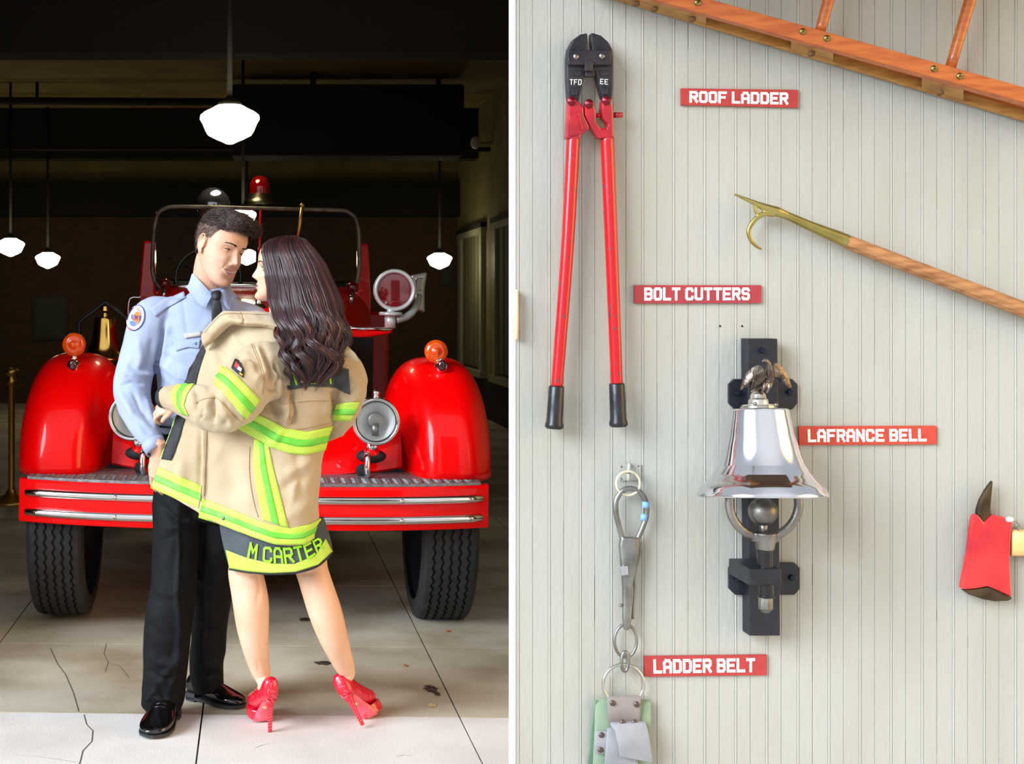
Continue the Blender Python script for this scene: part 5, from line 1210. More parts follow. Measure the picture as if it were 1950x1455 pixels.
# collar: stand and two wings
for nm_, rows in (('collar_wing', [[(362, 540, 4.84), (366, 521, 4.82), (378, 532, 4.785), (394, 550, 4.765), (405, 561, 4.755)], [(358, 545, 4.83), (361, 540, 4.80), (374, 556, 4.765), (389, 565, 4.745), (400, 569, 4.740)], [(352, 546, 4.82), (356, 549, 4.79), (370, 571, 4.750), (383, 584, 4.735), (390, 588, 4.735)]]),
                  ('collar_wing', [[(412, 560, 4.750), (420, 553, 4.755), (429, 547, 4.775), (436, 546, 4.81), (440, 548, 4.85)], [(418, 567, 4.738), (426, 562, 4.742), (434, 558, 4.765), (442, 556, 4.80), (447, 558, 4.84)], [(430, 585, 4.732), (437, 589, 4.732), (440, 574, 4.755), (450, 566, 4.79), (456, 566, 4.83)]])):
    _, _, V, F_ = sheet_mesh(rows, 6, 6, thick=.0035); obj(nm_, V, F_, sh_m, shirt)
b = MB(); b.tube([P(401, 548, 4.855), P(405, 572, 4.86)], [(.067, .072), (.076, .078)], 40, up=(0, -1, 0), caps=False); o = b.build('collar_stand', sh_m, shirt); o.modifiers.new('s', 'SOLIDIFY').thickness = .003
# tie
tie_m = mat('black_tie', (14, 15, 18), .55, rgb2=(22, 23, 26), nscale=60, bump=.4, bscale=500)
pcs = [pxtube([(411, 557, 4.748, 10, .010), (412, 563, 4.735, 9.5, .013), (412, 571, 4.728, 7, .010)], 14, round_ends=1), pxtube([(412, 570, 4.730, 6, .006), (413, 585, 4.722, 9.5, .005), (414, 610, 4.722, 11.5, .005), (414, 640, 4.722, 13, .005), (414, 700, 4.722, 16, .005)], 14, ex=2.6, k=5)]
v, f = remesh(pcs, .0016, 2); obj('tie', v, f, tie_m, M)
# epaulette, pocket, badge, shoulder patch
add_patch(stree, [(286, 589), (310, 573), (350, 555)], [(296, 604), (318, 588), (354, 568)], 16, 5, sh_m, 'epaulette', shirt, .004, .002)
add_patch(stree, [(329, 645), (350, 650), (383, 646)], [(337, 669), (359, 661), (380, 664)], 14, 8, sh_m, 'pocket_flap', shirt, .004, .002)
add_patch(stree, [(333, 664), (355, 665), (383, 664)], [(340, 722), (360, 730), (384, 732)], 14, 10, sh_m, 'pocket', shirt, .0018, .001)
h = cast(stree, 372, 654, .0065); b = MB(); b.lathe([(0, .0012), (.0045, .0014), (.0055, .0005), (.0055, 0), (0, 0)], h, (0, -1, 0), 16); b.build('button', mat('blue_button', (120, 146, 200), .3), shirt)
bd_m = mat('silver_badge', (226, 226, 220), .3, .5)
add_patch(stree, [(351, 636), (384, 631)], [(352, 645), (385, 640)], 8, 3, bd_m, 'name_badge', shirt, .007, .002)
text_strip(stree, [(356, 637.2), (381, 633.5)], [(356, 642.6), (381, 638.8)], 'M.A. CARTER', mat('badge_ink', (120, 118, 112), .6), 'badge_lettering', shirt, .6, 2.4, .0088, 2)
white_p = mat('patch_white', (236, 234, 232), .8); blue_p = mat('patch_blue', (40, 58, 128), .8); orange_p = mat('patch_orange', (232, 118, 52), .8); red_p = mat('patch_red', (196, 60, 56), .8)
def disc_patch(tree, c, rx, ry, ang, m, name, parent, lift, r0=0.0):
    a = np.linspace(0, 2*math.pi, 33); ca, sa = math.cos(math.radians(ang)), math.sin(math.radians(ang)); pt = lambda k: [(c[0]+k*(rx*math.cos(t)*ca-ry*math.sin(t)*sa), c[1]+k*(rx*math.cos(t)*sa+ry*math.sin(t)*ca)) for t in a]
    v, f = patch(tree, np.stack([np.array(pt(k)) for k in np.linspace(r0, 1, 6)], 1), lift); 
    if f: return obj(name, v, f, m, parent)
pt_ = disc_patch(stree, (259, 606), 16.5, 25, 18, blue_p, 'shoulder_patch', shirt, .0035)
disc_patch(stree, (259, 606), 15, 23.3, 18, white_p, 'patch_ring', pt_, .0043); disc_patch(stree, (259, 606), 10.5, 16.5, 18, blue_p, 'patch_rim', pt_, .0050); disc_patch(stree, (259, 606), 9.6, 15.4, 18, mat('patch_sky', (196, 208, 232), .8), 'patch_field', pt_, .0056)
disc_patch(stree, (262, 606), 6.2, 12.0, 14, orange_p, 'patch_emblem', pt_, .0062); disc_patch(stree, (255, 616), 6, 4.5, 14, mat('patch_steel', (90, 120, 176), .8), 'patch_emblem', pt_, .0066)
text_strip(stree, [(254, 600), (270, 603)], [(253, 609), (269, 612)], 'EMT', blue_p, 'patch_lettering', pt_, 1.1, 2.0, .0085, 2)
text_strip(stree, [(247, 624), (256, 627)], [(246, 628), (255, 631)], 'TAMPA', red_p, 'patch_lettering', pt_, 1.2, 2.0, .0056, 2); text_strip(stree, [(260, 583), (270, 589)], [(259, 587), (268, 592.5)], 'MEDICAL', red_p, 'patch_lettering', pt_, 1.1, 2.0, .0056, 2)
# shoes
patent = mat('black_patent', (8, 8, 9), .08, coat=1.0); sole_m = mat('shoe_sole', (36, 38, 40), .6)
def dress_shoe(toe, heel, width=.104):
    toe = np.array(toe, float); heel = np.array(heel, float); L = np.linalg.norm(toe-heel); fx = (toe-heel)/L; up = np.array([0, 0, 1.]); sy = np.cross(up, fx)
    A = lambda t, s, z: heel+fx*t*L+sy*s+up*z
    prof = [(0.0, .022, .030, .072), (.04, .031, .026, .092), (.14, .035, .022, .100), (.28, .034, .020, .098), (.40, .037, .018, .090), (.52, .043, .016, .078), (.66, .049, .016, .062), (.80, .048, .016, .050), (.90, .041, .016, .043), (.96, .030, .016, .037), (1.0, .014, .018, .030)]
    v = []; n_ = 28
    B_ = spline(np.array(prof), 4)
    for t, hw, zb, zt in B_:
        hw = hw*width/.098
        for j in range(n_):
            a = 2*math.pi*j/n_; s = math.cos(a); z = math.sin(a); s = math.copysign(abs(s)**.75, s); zz = zb+(zt-zb)*(.5+.5*(math.copysign(abs(z)**.85, z))); 
            if z > 0: s *= 1-.35*max(0, (zt-.05)/.05)*z**2
            v.append(A(t, s*hw, zz))
    R_ = len(B_); f = [(i*n_+j, i*n_+(j+1) % n_, (i+1)*n_+(j+1) % n_, (i+1)*n_+j) for i in range(R_-1) for j in range(n_)]+[tuple(range(n_-1, -1, -1)), tuple(range((R_-1)*n_, R_*n_))]
    so = obj('shoe', np.array(v), f, patent, M)
    out_ = [(t, hw*width/.098*1.01+.001) for t, hw, _, _ in B_[::2]]; out_[-1] = (1.015, .010)
    pts = [A(t, s_, .006) for t, s_ in out_]+[A(t, -s_, .006) for t, s_ in out_[::-1]]
    b = MB(); b.prism([q+up*.010 for q in pts], (0, 0, -.009)); b.prism([A(t, s_, .031) for t, s_ in out_ if t < .26]+[A(t, -s_, .031) for t, s_ in out_[::-1] if t < .26], (0, 0, -.0305)); b.build('sole', sole_m, so, smooth=False)
    b = MB()                                                # seam and throat of the vamp
    for zt_, t0 in ((.0, .50), (.0, .56)):
        b.tube([A(t0-.06*abs(s)*14*abs(s)*14*.12, s, .016+(np.interp(t0, [p[0] for p in prof], [p[3] for p in prof])-.014)*math.sqrt(max(0, 1-(s/.048)**2))) for s in np.linspace(-.040, .040, 15)], .0018, 6)
    b.build('vamp_seam', patent, so)
def G(px, py): Y = H*F/(py-CY); q = P(px, py, Y); q[2] = 0.0; return q
dress_shoe(G(287, 1409)+[0, .0, 0], G(301, 1409)+[.03, .285, 0], .112)
dress_shoe(G(463, 1350), G(360, 1332)+[0, .02, 0], .10)
# ================================================================== the woman
Wm = thing('person', (.10, 4.66, 0), 'woman with long wavy dark hair in an oversized tan firefighter coat and red heels', 'person')
Rw = R3(-87, -1, 3); cw = P(536.5, 512, 4.66)
def G(px, py): Y = H*F/(py-CY); q = P(px, py, Y); q[2] = 0.0; return q
hl = G(514, 1394); Rs1 = R3(14, 4, 0)
h2 = P(691, 1377, 4.70); h2[2] = .012; Rs2 = R3(-17, -2, -30)
def foot(org, R, ank, ox, pre):
    A = lambda x, y, z: org+R @ np.array([x, y, z])
    pts = spline([pre, ank, A(ox, .038, .158), A(ox*.6, .060, .128), A(0, .085, .098), A(0, .13, .066), A(0, .185, .050)], 6)
    return tube(pts, spline(np.array([[.020, .022], [.0285, .030], [.0235, .029], [.0245, .028], [.027, .026], [.031, .022], [.028, .014]]), 6), 20, up=(0, -1, .3), round_ends=1)
hb_, L2Ww = make_head(cw, Rw, .925, [P(540, 575, 4.66), P(545, 610, 4.64)], [(.046, .050), (.055, .055)], fem=True)
body = [pxtube([(546, 600, 4.65, 30, .05), (548, 640, 4.64, 62, .075), (548, 720, 4.63, 56, .08), (545, 800, 4.63, 44, .07), (540, 900, 4.63, 46, .075), (536, 980, 4.63, 46, .08)], 24),
        pxtube([(508, 940, 4.63, 44, .078), (490, 1010, 4.63, 40, .072), (471, 1075, 4.63, 34, .062), (468, 1092, 4.625, 33.5, .056), (474, 1125, 4.62, 34.5, .056), (478, 1152, 4.62, 34.5, .060), (481, 1190, 4.635, 31.5, .056), (486, 1230, 4.66, 26, .046), (493, 1265, 4.69, 20.5, .039), (499, 1283, 4.705, 18, .036)], 28), foot(hl, Rs1, P(498, 1283, 4.708), -.012, P(491, 1256, 4.69)),
        pxtube([(560, 940, 4.63, 34, .070), (574, 1010, 4.63, 32, .068), (588, 1065, 4.63, 34, .062), (595, 1090, 4.625, 31, .056), (606, 1125, 4.62, 31.5, .058), (619, 1165, 4.625, 32, .060), (633, 1208, 4.65, 28.5, .052), (649, 1251, 4.71, 22, .042), (658, 1272, 4.742, 18.5, .036)], 28), foot(h2, Rs2, P(661, 1279, 4.748), .004, P(650, 1250, 4.72))]
bv, bf = remesh(body, .0042, 4)
# creases behind the knees, tendons at the ankles
bv = folds(bv, bf, [([(440, 1094), (470, 1098), (498, 1096)], 5, -.0030), ([(492, 1090), (495, 1125), (486, 1160)], 5, -.0025), ([(565, 1092), (590, 1092), (615, 1080)], 5, -.0030), ([(585, 1080), (592, 1115), (590, 1140)], 5, -.0025), ([(489, 1255), (494, 1285)], 3, -.002), ([(507, 1250), (509, 1285)], 3, -.002), ([(651, 1245), (661, 1275)], 3, -.002), ([(667, 1250), (674, 1278)], 3, -.002)])
hb_.add(bv, bf, 0)
wr = P(337, 764, 4.60); hv, hf = hand(wr, P(300, 776, 4.645)-wr, (0, .75, -.5), .88, curl=(22, 40, 30), side=1, thumb=(30, 25)); hb_.add(hv, hf, 0)
hb_.build('body', [skin_w, lip_w, eye_w, iris, teeth_m, lash], Wm)
# ---- coat
tan = mat('tan_coat_canvas', (190, 172, 140), .85, rgb2=(176, 156, 122), nscale=5, sheen=.25, bump=.5, bscale=420)
charcoal = mat('charcoal_canvas', (74, 80, 84), .85, rgb2=(62, 68, 72), nscale=12, bump=.4, bscale=400); blackc = mat('black_lining', (20, 22, 26), .7, rgb2=(36, 38, 42), nscale=40, bump=.6, bscale=200)
def reflective(name, a, b_, sc):
    m = mat(name, a, .45, spec=.4); t = m.node_tree; bs = t.nodes['Principled BSDF']; co = t.nodes.new('ShaderNodeTexCoord'); ws = []
    for rot_, ph in ((.785, 0), (-.785, 1)):
        mp = t.nodes.new('ShaderNodeMapping'); mp.inputs['Rotation'].default_value = (0, rot_, 0); wv = t.nodes.new('ShaderNodeTexWave'); wv.inputs['Scale'].default_value = sc; wv.bands_direction = 'X'
        t.links.new(co.outputs['Object'], mp.inputs[0]); t.links.new(mp.outputs[0], wv.inputs['Vector']); ws.append(wv)
    mu = t.nodes.new('ShaderNodeMath'); mu.operation = 'MULTIPLY'; t.links.new(ws[0].outputs['Fac'], mu.inputs[0]); t.links.new(ws[1].outputs['Fac'], mu.inputs[1])
    mr = t.nodes.new('ShaderNodeMapRange'); mr.inputs[1].default_value = .30; mr.inputs[2].default_value = .50; t.links.new(mu.outputs[0], mr.inputs[0])
    mx = t.nodes.new('ShaderNodeMix'); mx.data_type = 'RGBA'; mx.inputs[6].default_value = lin(a); mx.inputs[7].default_value = lin(b_); t.links.new(mr.outputs[0], mx.inputs[0]); t.links.new(mx.outputs[2], bs.inputs['Base Color']); return m
lime = reflective('lime_reflective', (200, 232, 92), (158, 214, 62), 44); green_r = mat('green_reflective', (104, 204, 58), .5, rgb2=(122, 212, 76), nscale=20); lime_l = mat('lime_letters', (150, 232, 30), .6)
C = thing  # (kept short)
rows = [[(392, 640, 4.62), (410, 626, 4.59), (432, 618, 4.56), (460, 612, 4.53), (500, 612, 4.50), (560, 622, 4.49), (620, 634, 4.51), (662, 655, 4.57), (640, 670, 4.72)],
        [(368, 692, 4.63), (384, 692, 4.60), (402, 692, 4.565), (440, 692, 4.52), (490, 695, 4.475), (560, 700, 4.46), (625, 705, 4.48), (664, 715, 4.56), (640, 720, 4.72)],
        [(347, 745, 4.64), (364, 750, 4.61), (386, 752, 4.575), (425, 758, 4.53), (485, 765, 4.475), (550, 768, 4.455), (610, 768, 4.475), (650, 765, 4.56), (625, 765, 4.72)],
        [(333, 800, 4.64), (355, 808, 4.61), (381, 812, 4.575), (420, 820, 4.53), (480, 828, 4.475), (545, 830, 4.455), (598, 828, 4.475), (630, 818, 4.56), (610, 820, 4.71)],
        [(312, 858, 4.64), (345, 872, 4.60), (383, 880, 4.57), (420, 885, 4.53), (480, 892, 4.475), (540, 898, 4.455), (590, 892, 4.475), (614, 880, 4.56), (600, 880, 4.70)],
        [(298, 896, 4.64), (338, 912, 4.60), (383, 928, 4.57), (425, 938, 4.53), (480, 950, 4.475), (535, 958, 4.455), (582, 955, 4.475), (607, 942, 4.56), (594, 942, 4.70)],
        [(287, 929, 4.64), (330, 948, 4.60), (378, 976, 4.56), (420, 999, 4.525), (480, 1022, 4.475), (530, 1038, 4.455), (578, 1037, 4.475), (609, 1018, 4.56), (598, 1010, 4.70)]]
st = [([(530, 700), (545, 745), (552, 785), (541, 812)], 4, .011), ([(539, 700), (555, 745), (562, 785), (550, 818)], 3.5, -.009), ([(500, 745), (520, 775), (535, 790)], 4, -.007), ([(508, 740), (528, 768), (545, 778)], 4, .006), ([(575, 905), (560, 930), (555, 960)], 6, .004), ([(388, 800), (390, 860), (388, 930), (380, 985)], 4, .010), ([(382, 810), (382, 880), (378, 960)], 5, -.008), ([(520, 655), (528, 720), (545, 780), (548, 810)], 7, .012), ([(512, 690), (520, 760), (536, 815)], 7, -.008),
      ([(470, 770), (505, 790), (545, 800)], 8, .008), ([(540, 812), (528, 832), (516, 850)], 6, .008), ([(560, 850), (570, 900), (580, 960)], 10, -.006), ([(540, 905), (570, 890), (605, 870)], 9, .006), ([(530, 935), (565, 915), (600, 905)], 9, -.005), ([(560, 980), (585, 960), (606, 950)], 9, .005),
      ([(545, 770), (590, 764), (632, 762)], 5, .003), ([(632, 740), (640, 775), (632, 815)], 7, -.010), ([(610, 720), (625, 760), (622, 800)], 8, .007), ([(455, 860), (470, 920), (480, 980)], 14, .006), ([(430, 850), (440, 910), (445, 960)], 12, -.005), ([(340, 830), (348, 880), (342, 930)], 12, .006), ([(400, 640), (420, 680), (430, 720)], 7, -.008), ([(440, 630), (455, 660), (480, 690)], 7, .006), ([(560, 748), (600, 742), (650, 752)], 3, -.003), ([(575, 650), (600, 690), (610, 730)], 10, -.005)]
cv, cf, CV, CF = sheet_mesh(rows, 16, 14, [(a, w_, h_*1.5) for a, w_, h_ in st], .007, wr=(.0045, (11, 11, 8)))
coat = obj('turnout_coat', CV, CF, tan, Wm); ctree = bvh(cv, cf)
# tail panel with the name
rows = [[(414, 980, 4.575), (450, 995, 4.53), (500, 1010, 4.50), (550, 1020, 4.485), (595, 1008, 4.51), (616, 985, 4.58), (606, 985, 4.70)],
        [(424, 1035, 4.57), (458, 1052, 4.52), (505, 1062, 4.485), (555, 1065, 4.475), (600, 1048, 4.50), (628, 1022, 4.58), (616, 1020, 4.70)],
        [(437, 1085, 4.57), (470, 1091, 4.52), (512, 1095, 4.485), (560, 1093, 4.475), (606, 1080, 4.50), (634, 1052, 4.58), (622, 1048, 4.70)]]
tv, tf, TV, TF = sheet_mesh(rows, 20, 12, [([(470, 1010), (474, 1050), (470, 1090)], 9, .004), ([(590, 1010), (600, 1050), (610, 1080)], 9, -.004), ([(530, 1020), (536, 1060), (540, 1092)], 12, -.003)], .006)
tail = obj('coat_tail', TV, TF, charcoal, coat); ttree = bvh(tv, tf)
add_patch(ttree, [(431, 1047), (470, 1062), (516, 1073), (560, 1074), (600, 1058), (619, 1026)], [(438, 1082), (474, 1088), (515, 1091), (562, 1089), (606, 1076), (632, 1051)], 60, 8, lime, 'tail_reflective_band', coat)
text_strip(ttree, [(476, 1031), (505, 1040), (545, 1042), (580, 1036), (607, 1022)], [(470, 1064), (505, 1072), (545, 1075), (585, 1067), (618, 1044)], 'M CARTER', lime_l, 'name_lettering', coat, 1.15, 1.7, .0040, 4)
b = MB(); hp_ = [cast(ttree, x, y, .003) for x, y in zip(np.interp(np.linspace(0, 5, 50), range(6), [438, 474, 515, 562, 606, 631]), np.interp(np.linspace(0, 5, 50), range(6), [1083.5, 1089.5, 1093, 1091, 1077.5, 1053]))]; hp_ = [h for h in hp_ if h is not None]; b.tube(hp_, .0035, 8); b.build('tail_piping', blackc, coat)
# reflective bands on the body
def band(tree, A, B_, nl=50, name='reflective_band', par=None, mid=(.36, .66)):
    o = add_patch(tree, A, B_, nl, 8, lime, name, par or coat, .0028)
    A_ = np.array(strip_grid(A, B_, nl, 101)); a = A_[:, int(mid[0]*100)]; c_ = A_[:, int(mid[1]*100)]
    add_patch(tree, a, c_, nl, 4, green_r, 'band_stripe', o or coat, .0042)
    return o
HA = [(385, 949), (434, 967), (475, 984), (516, 999), (554, 1006), (590, 998), (611, 986)]; HB = [(378, 986), (417, 998), (453, 1011), (480, 1022), (525, 1037), (578, 1037), (612, 1016)]
band(ctree, HA, HB, 90); band(ctree, [(302, 889), (345, 908), (385, 925)], [(288, 929), (330, 947), (379, 968)], 40)
band(ctree, [(478, 782), (516, 800), (541, 815), (585, 822), (633, 811)], [(447, 812), (483, 833), (513, 851), (552, 864), (585, 866), (620, 857)], 70)
band(ctree, [(484, 835), (482, 885), (489, 934), (500, 989)], [(512, 849), (519, 885), (533, 940), (549, 1005)], 60)
rs = [pxtube([(640, 690, 4.53, 34, .060), (662, 712, 4.535, 35, .062), (667, 742, 4.545, 31, .060), (660, 772, 4.57, 29, .055), (645, 800, 4.61, 26, .050), (630, 815, 4.66, 24, .045), (610, 815, 4.73, 22, .04)], 28)]
v, f = remesh(rs, .0045, 3); v = folds(v, f, [([(690, 720), (675, 745), (655, 755)], 6, -.006), ([(640, 745), (660, 765), (685, 762)], 5, .005), ([(655, 700), (672, 725), (690, 740)], 7, .005), ([(625, 820), (645, 812), (660, 800)], 5, -.005)])
v = wrinkle(v, f, .004, (13, 13, 13)); obj('sleeve', v, f, tan, coat); rtree = bvh(v, f); cstree = bvh_many([(cv, cf), (v, f)])
np_ = add_patch(cstree, [(531, 686), (580, 690), (630, 694), (664, 704)], [(548, 743), (590, 736), (640, 738), (667, 752)], 40, 14, charcoal, 'name_panel', coat, .0032)
text_strip(cstree, [(533, 697), (580, 699), (627, 701)], [(546, 735), (590, 731), (630, 731)], 'TAMPA', lime_l, 'panel_lettering', coat, 1.2, 1.6, .0055, 3)
# lining and hook strip along the front edge
add_patch(ctree, [(388, 655), (372, 684), (360, 702), (352, 730), (347, 750)], [(392, 668), (384, 692), (378, 712), (373, 735), (368, 752)], 30, 6, blackc, 'lining_edge', coat)
add_patch(ctree, [(336, 790), (327, 822), (315, 852), (308, 874)], [(354, 795), (342, 838), (334, 862), (327, 877)], 30, 6, blackc, 'hook_strip', coat, .004)
add_patch(ctree, [(334, 788), (325, 820), (313, 850), (306, 874)], [(336, 789), (327, 821), (315, 851), (308, 875)], 24, 3, mat('lime_piping', (196, 240, 110), .6), 'lime_piping', coat, .004)
h = cast(ctree, 427, 987, .004); b = MB(); b.lathe([(0, .004), (.004, .0038), (.0065, .001), (.007, 0), (0, 0)], h, (0, -1, 0), 20); b.build('snap_button', satin, coat)
# stitched seams
seam_t = mat('seam_stitching', (168, 136, 92), .9)
def seam(tree, pts, r=.0011, m=seam_t, lift=.0012, name='seam'):
    s = spline(np.array(pts, float), 10); q = [cast(tree, x, y, lift) for x, y in s]; q = [k for k in q if k is not None]
    if len(q) > 3: b = MB(); b.tube(q, r, 5); b.build(name, m, coat)
seam(ctree, [(540, 770), (590, 764), (636, 764)]); seam(ctree, [(537, 820), (580, 816), (628, 806)]); seam(ctree, [(476, 850), (475, 900), (482, 950), (492, 985)]); seam(ctree, [(552, 752), (552, 800)]); seam(ctree, [(394, 820), (391, 880), (388, 945)])
# left sleeve (bulky, bent), right sleeve
ls = [pxtube([(540, 668, 4.55, 40, .055), (522, 690, 4.50, 52, .070), (492, 712, 4.46, 56, .078), (462, 740, 4.43, 55, .080), (438, 768, 4.42, 52, .078), (410, 777, 4.44, 46, .068), (380, 770, 4.49, 38, .056), (352, 762, 4.54, 30, .046), (328, 758, 4.58, 25, .040), (313, 757, 4.60, 20, .036)], 36),
      ellipsoid(P(438, 790, 4.43), (.052, .06, .045), 16), ellipsoid(P(505, 735, 4.47), (.07, .07, .05), 14)]
v, f = remesh(ls, .0045, 3)
st = [([(470, 650), (455, 675), (448, 700)], 6, -.006), ([(500, 660), (512, 700), (518, 735)], 6, -.010), ([(488, 655), (500, 690), (508, 725)], 6, .008), ([(520, 700), (532, 730), (530, 760)], 5, .007), ([(430, 665), (445, 690), (480, 700)], 7, .006), ([(470, 690), (500, 730), (510, 755)], 7, .006),
      ([(372, 735), (372, 760), (368, 795)], 3.5, -.012), ([(404, 740), (402, 770), (408, 805)], 3, -.009), ([(450, 700), (470, 690), (490, 700)], 4, .006), ([(505, 740), (520, 748), (530, 740)], 3.5, -.008), ([(436, 690), (446, 678), (455, 672)], 3, -.006), ([(522, 690), (530, 715), (524, 745)], 3.5, -.009), ([(380, 800), (388, 790), (390, 775)], 3, -.006), ([(382, 728), (385, 765), (390, 805)], 7, .008), ([(398, 735), (404, 775), (406, 812)], 6, -.008), ([(415, 735), (425, 775), (445, 808)], 7, .007), ([(370, 762), (395, 757), (412, 758)], 4, -.005), ([(405, 728), (415, 745), (440, 790)], 5, -.004), ([(425, 815), (435, 795), (462, 800)], 6, -.005), ([(310, 745), (330, 748), (345, 742)], 4, .003), ([(410, 672), (420, 690), (410, 715)], 6, .006)]
v = folds(v, f, [(a, w_, h_*1.5) for a, w_, h_ in st]); v = wrinkle(v, f, .0055, (14, 14, 14)); slv = obj('sleeve', v, f, tan, coat); ltree = bvh(v, f)
band(ltree, [(419, 695), (440, 706), (468, 733), (495, 762)], [(409, 731), (424, 747), (445, 772), (468, 799)], 40, par=coat)
band(ltree, [(337, 732), (326, 747), (331, 770), (344, 786)], [(371, 730), (357, 751), (351, 772), (360, 791)], 24, par=coat, mid=(.35, .68))
seam(ltree, [(412, 756), (430, 775), (455, 800), (462, 806)]); seam(ltree, [(372, 768), (390, 760), (412, 757)]); seam(ltree, [(478, 655), (492, 690), (500, 725), (498, 750)]); seam(ltree, [(482, 655), (496, 690), (504, 725), (502, 748)])
pc_ = add_patch(ltree, [(447, 684), (458, 689), (465, 706)], [(441, 702), (452, 712), (463, 720)], 10, 8, blackc, 'sleeve_label', coat, .003)
if pc_:
    add_patch(ltree, [(450, 690), (457, 694)], [(448, 699), (454, 703)], 5, 4, red_p, 'label_print', pc_, .005); add_patch(ltree, [(456, 696), (461, 702)], [(453, 704), (459, 709)], 5, 4, white_p, 'label_print', pc_, .005); add_patch(ltree, [(456, 710), (462, 714)], [(455, 713), (461, 717)], 5, 3, mat('label_yellow', (226, 190, 60), .8), 'label_print', pc_, .005)
b = MB(); a0 = P(317, 757, 4.594); a1 = P(309, 757, 4.606); b.tube([a0, a1], [(.0385, .0385), (.036, .036)], 28, up=(0, -1, 0), caps=False); b.tube([a1, a0], [(.030, .030), (.032, .032)], 28, up=(0, -1, 0), caps=False); b.build('cuff', blackc, coat)
band(rtree, [(641, 769), (660, 766), (684, 765)], [(631, 800), (650, 801), (668, 801)], 20, par=coat)
# collar, rolled outward
rows = [[(384, 638, 4.60), (398, 618, 4.56), (423, 594, 4.53), (460, 592, 4.53), (510, 594, 4.545), (560, 602, 4.55), (615, 622, 4.53), (662, 654, 4.50)],
        [(383, 646, 4.57), (398, 626, 4.525), (424, 602, 4.495), (460, 602, 4.49), (510, 605, 4.50), (560, 614, 4.50), (615, 636, 4.48), (668, 664, 4.45)],
        [(386, 656, 4.56), (404, 636, 4.515), (432, 612, 4.485), (462, 613, 4.475), (510, 616, 4.475), (560, 628, 4.475), (615, 650, 4.455), (677, 674, 4.435)],
        [(390, 664, 4.575), (412, 644, 4.53), (440, 620, 4.50), (464, 621, 4.485), (508, 624, 4.48), (560, 640, 4.475), (612, 662, 4.455), (684, 690, 4.435)]]
kv, kf, V, F_ = sheet_mesh(rows, 10, 14, [([(430, 600), (470, 604), (520, 606)], 4, -.004), ([(455, 595), (465, 610), (460, 622)], 3, -.003), ([(395, 625), (402, 640), (398, 655)], 4, .003)], .010, wr=(.003, (14, 14, 14))); obj('collar', V, F_, tan, coat); ktree = bvh(kv, kf)
seam(ktree, [(390, 634), (404, 617), (426, 599), (462, 598), (510, 600)], name='collar_seam'); seam(ktree, [(392, 657), (412, 638), (438, 616), (464, 617), (508, 620)], name='collar_seam'); seam(ktree, [(457, 594), (462, 606), (460, 618)], name='collar_seam')
# ---- hair
hd = [mat('hair_deep', (38, 20, 21), .42, spec=.4), mat('hair_brown', (56, 30, 28), .40, spec=.45), mat('hair_warm', (92, 52, 42), .40, spec=.45), mat('hair_plum', (48, 25, 29), .36, spec=.5)]
HR = np.array([(449, 550, 10, 4.66, .02), (456, 548, 30, 4.66, .055), (466, 546, 41, 4.655, .080), (482, 551, 49, 4.645, .098), (502, 560, 54, 4.635, .105), (524, 567, 56, 4.62, .102), (548, 575, 59, 4.585, .095), (572, 581, 64, 4.55, .082), (600, 589, 61, 4.51, .070), (630, 595, 59, 4.47, .060), (660, 598, 58, 4.45, .056), (688, 598, 52, 4.44, .052), (712, 594, 42, 4.435, .046), (732, 588, 26, 4.43, .036), (750, 584, 8, 4.43, .015)], float)
def hs(t, a, off=0.0):
    """point on the hair mass: t 0..1 crown to tips, a angle (0 = towards the camera)"""
    y = np.interp(t, [0, 1], [449, 750]); q = [np.interp(y, HR[:, 0], HR[:, k]) for k in (1, 2, 3, 4)]; s = q[2]/F
    return P(q[0], y, q[2])+np.array([math.sin(a)*(q[1]*s+off), -math.cos(a)*(q[3]+off), 0])
b = MB(); v = []; n_ = 40; tt = np.linspace(0, .93, 60)
for t in tt:
    for j in range(n_): v.append(hs(t, 2*math.pi*j/n_-math.pi, -.006 if t < .45 else -.012))
b.add(v, [(i*n_+j, i*n_+(j+1) % n_, (i+1)*n_+(j+1) % n_, (i+1)*n_+j) for i in range(59) for j in range(n_)]+[tuple(range(n_)), tuple(range(59*n_, 60*n_))[::-1]], 0)
r_ = np.random.RandomState(21)
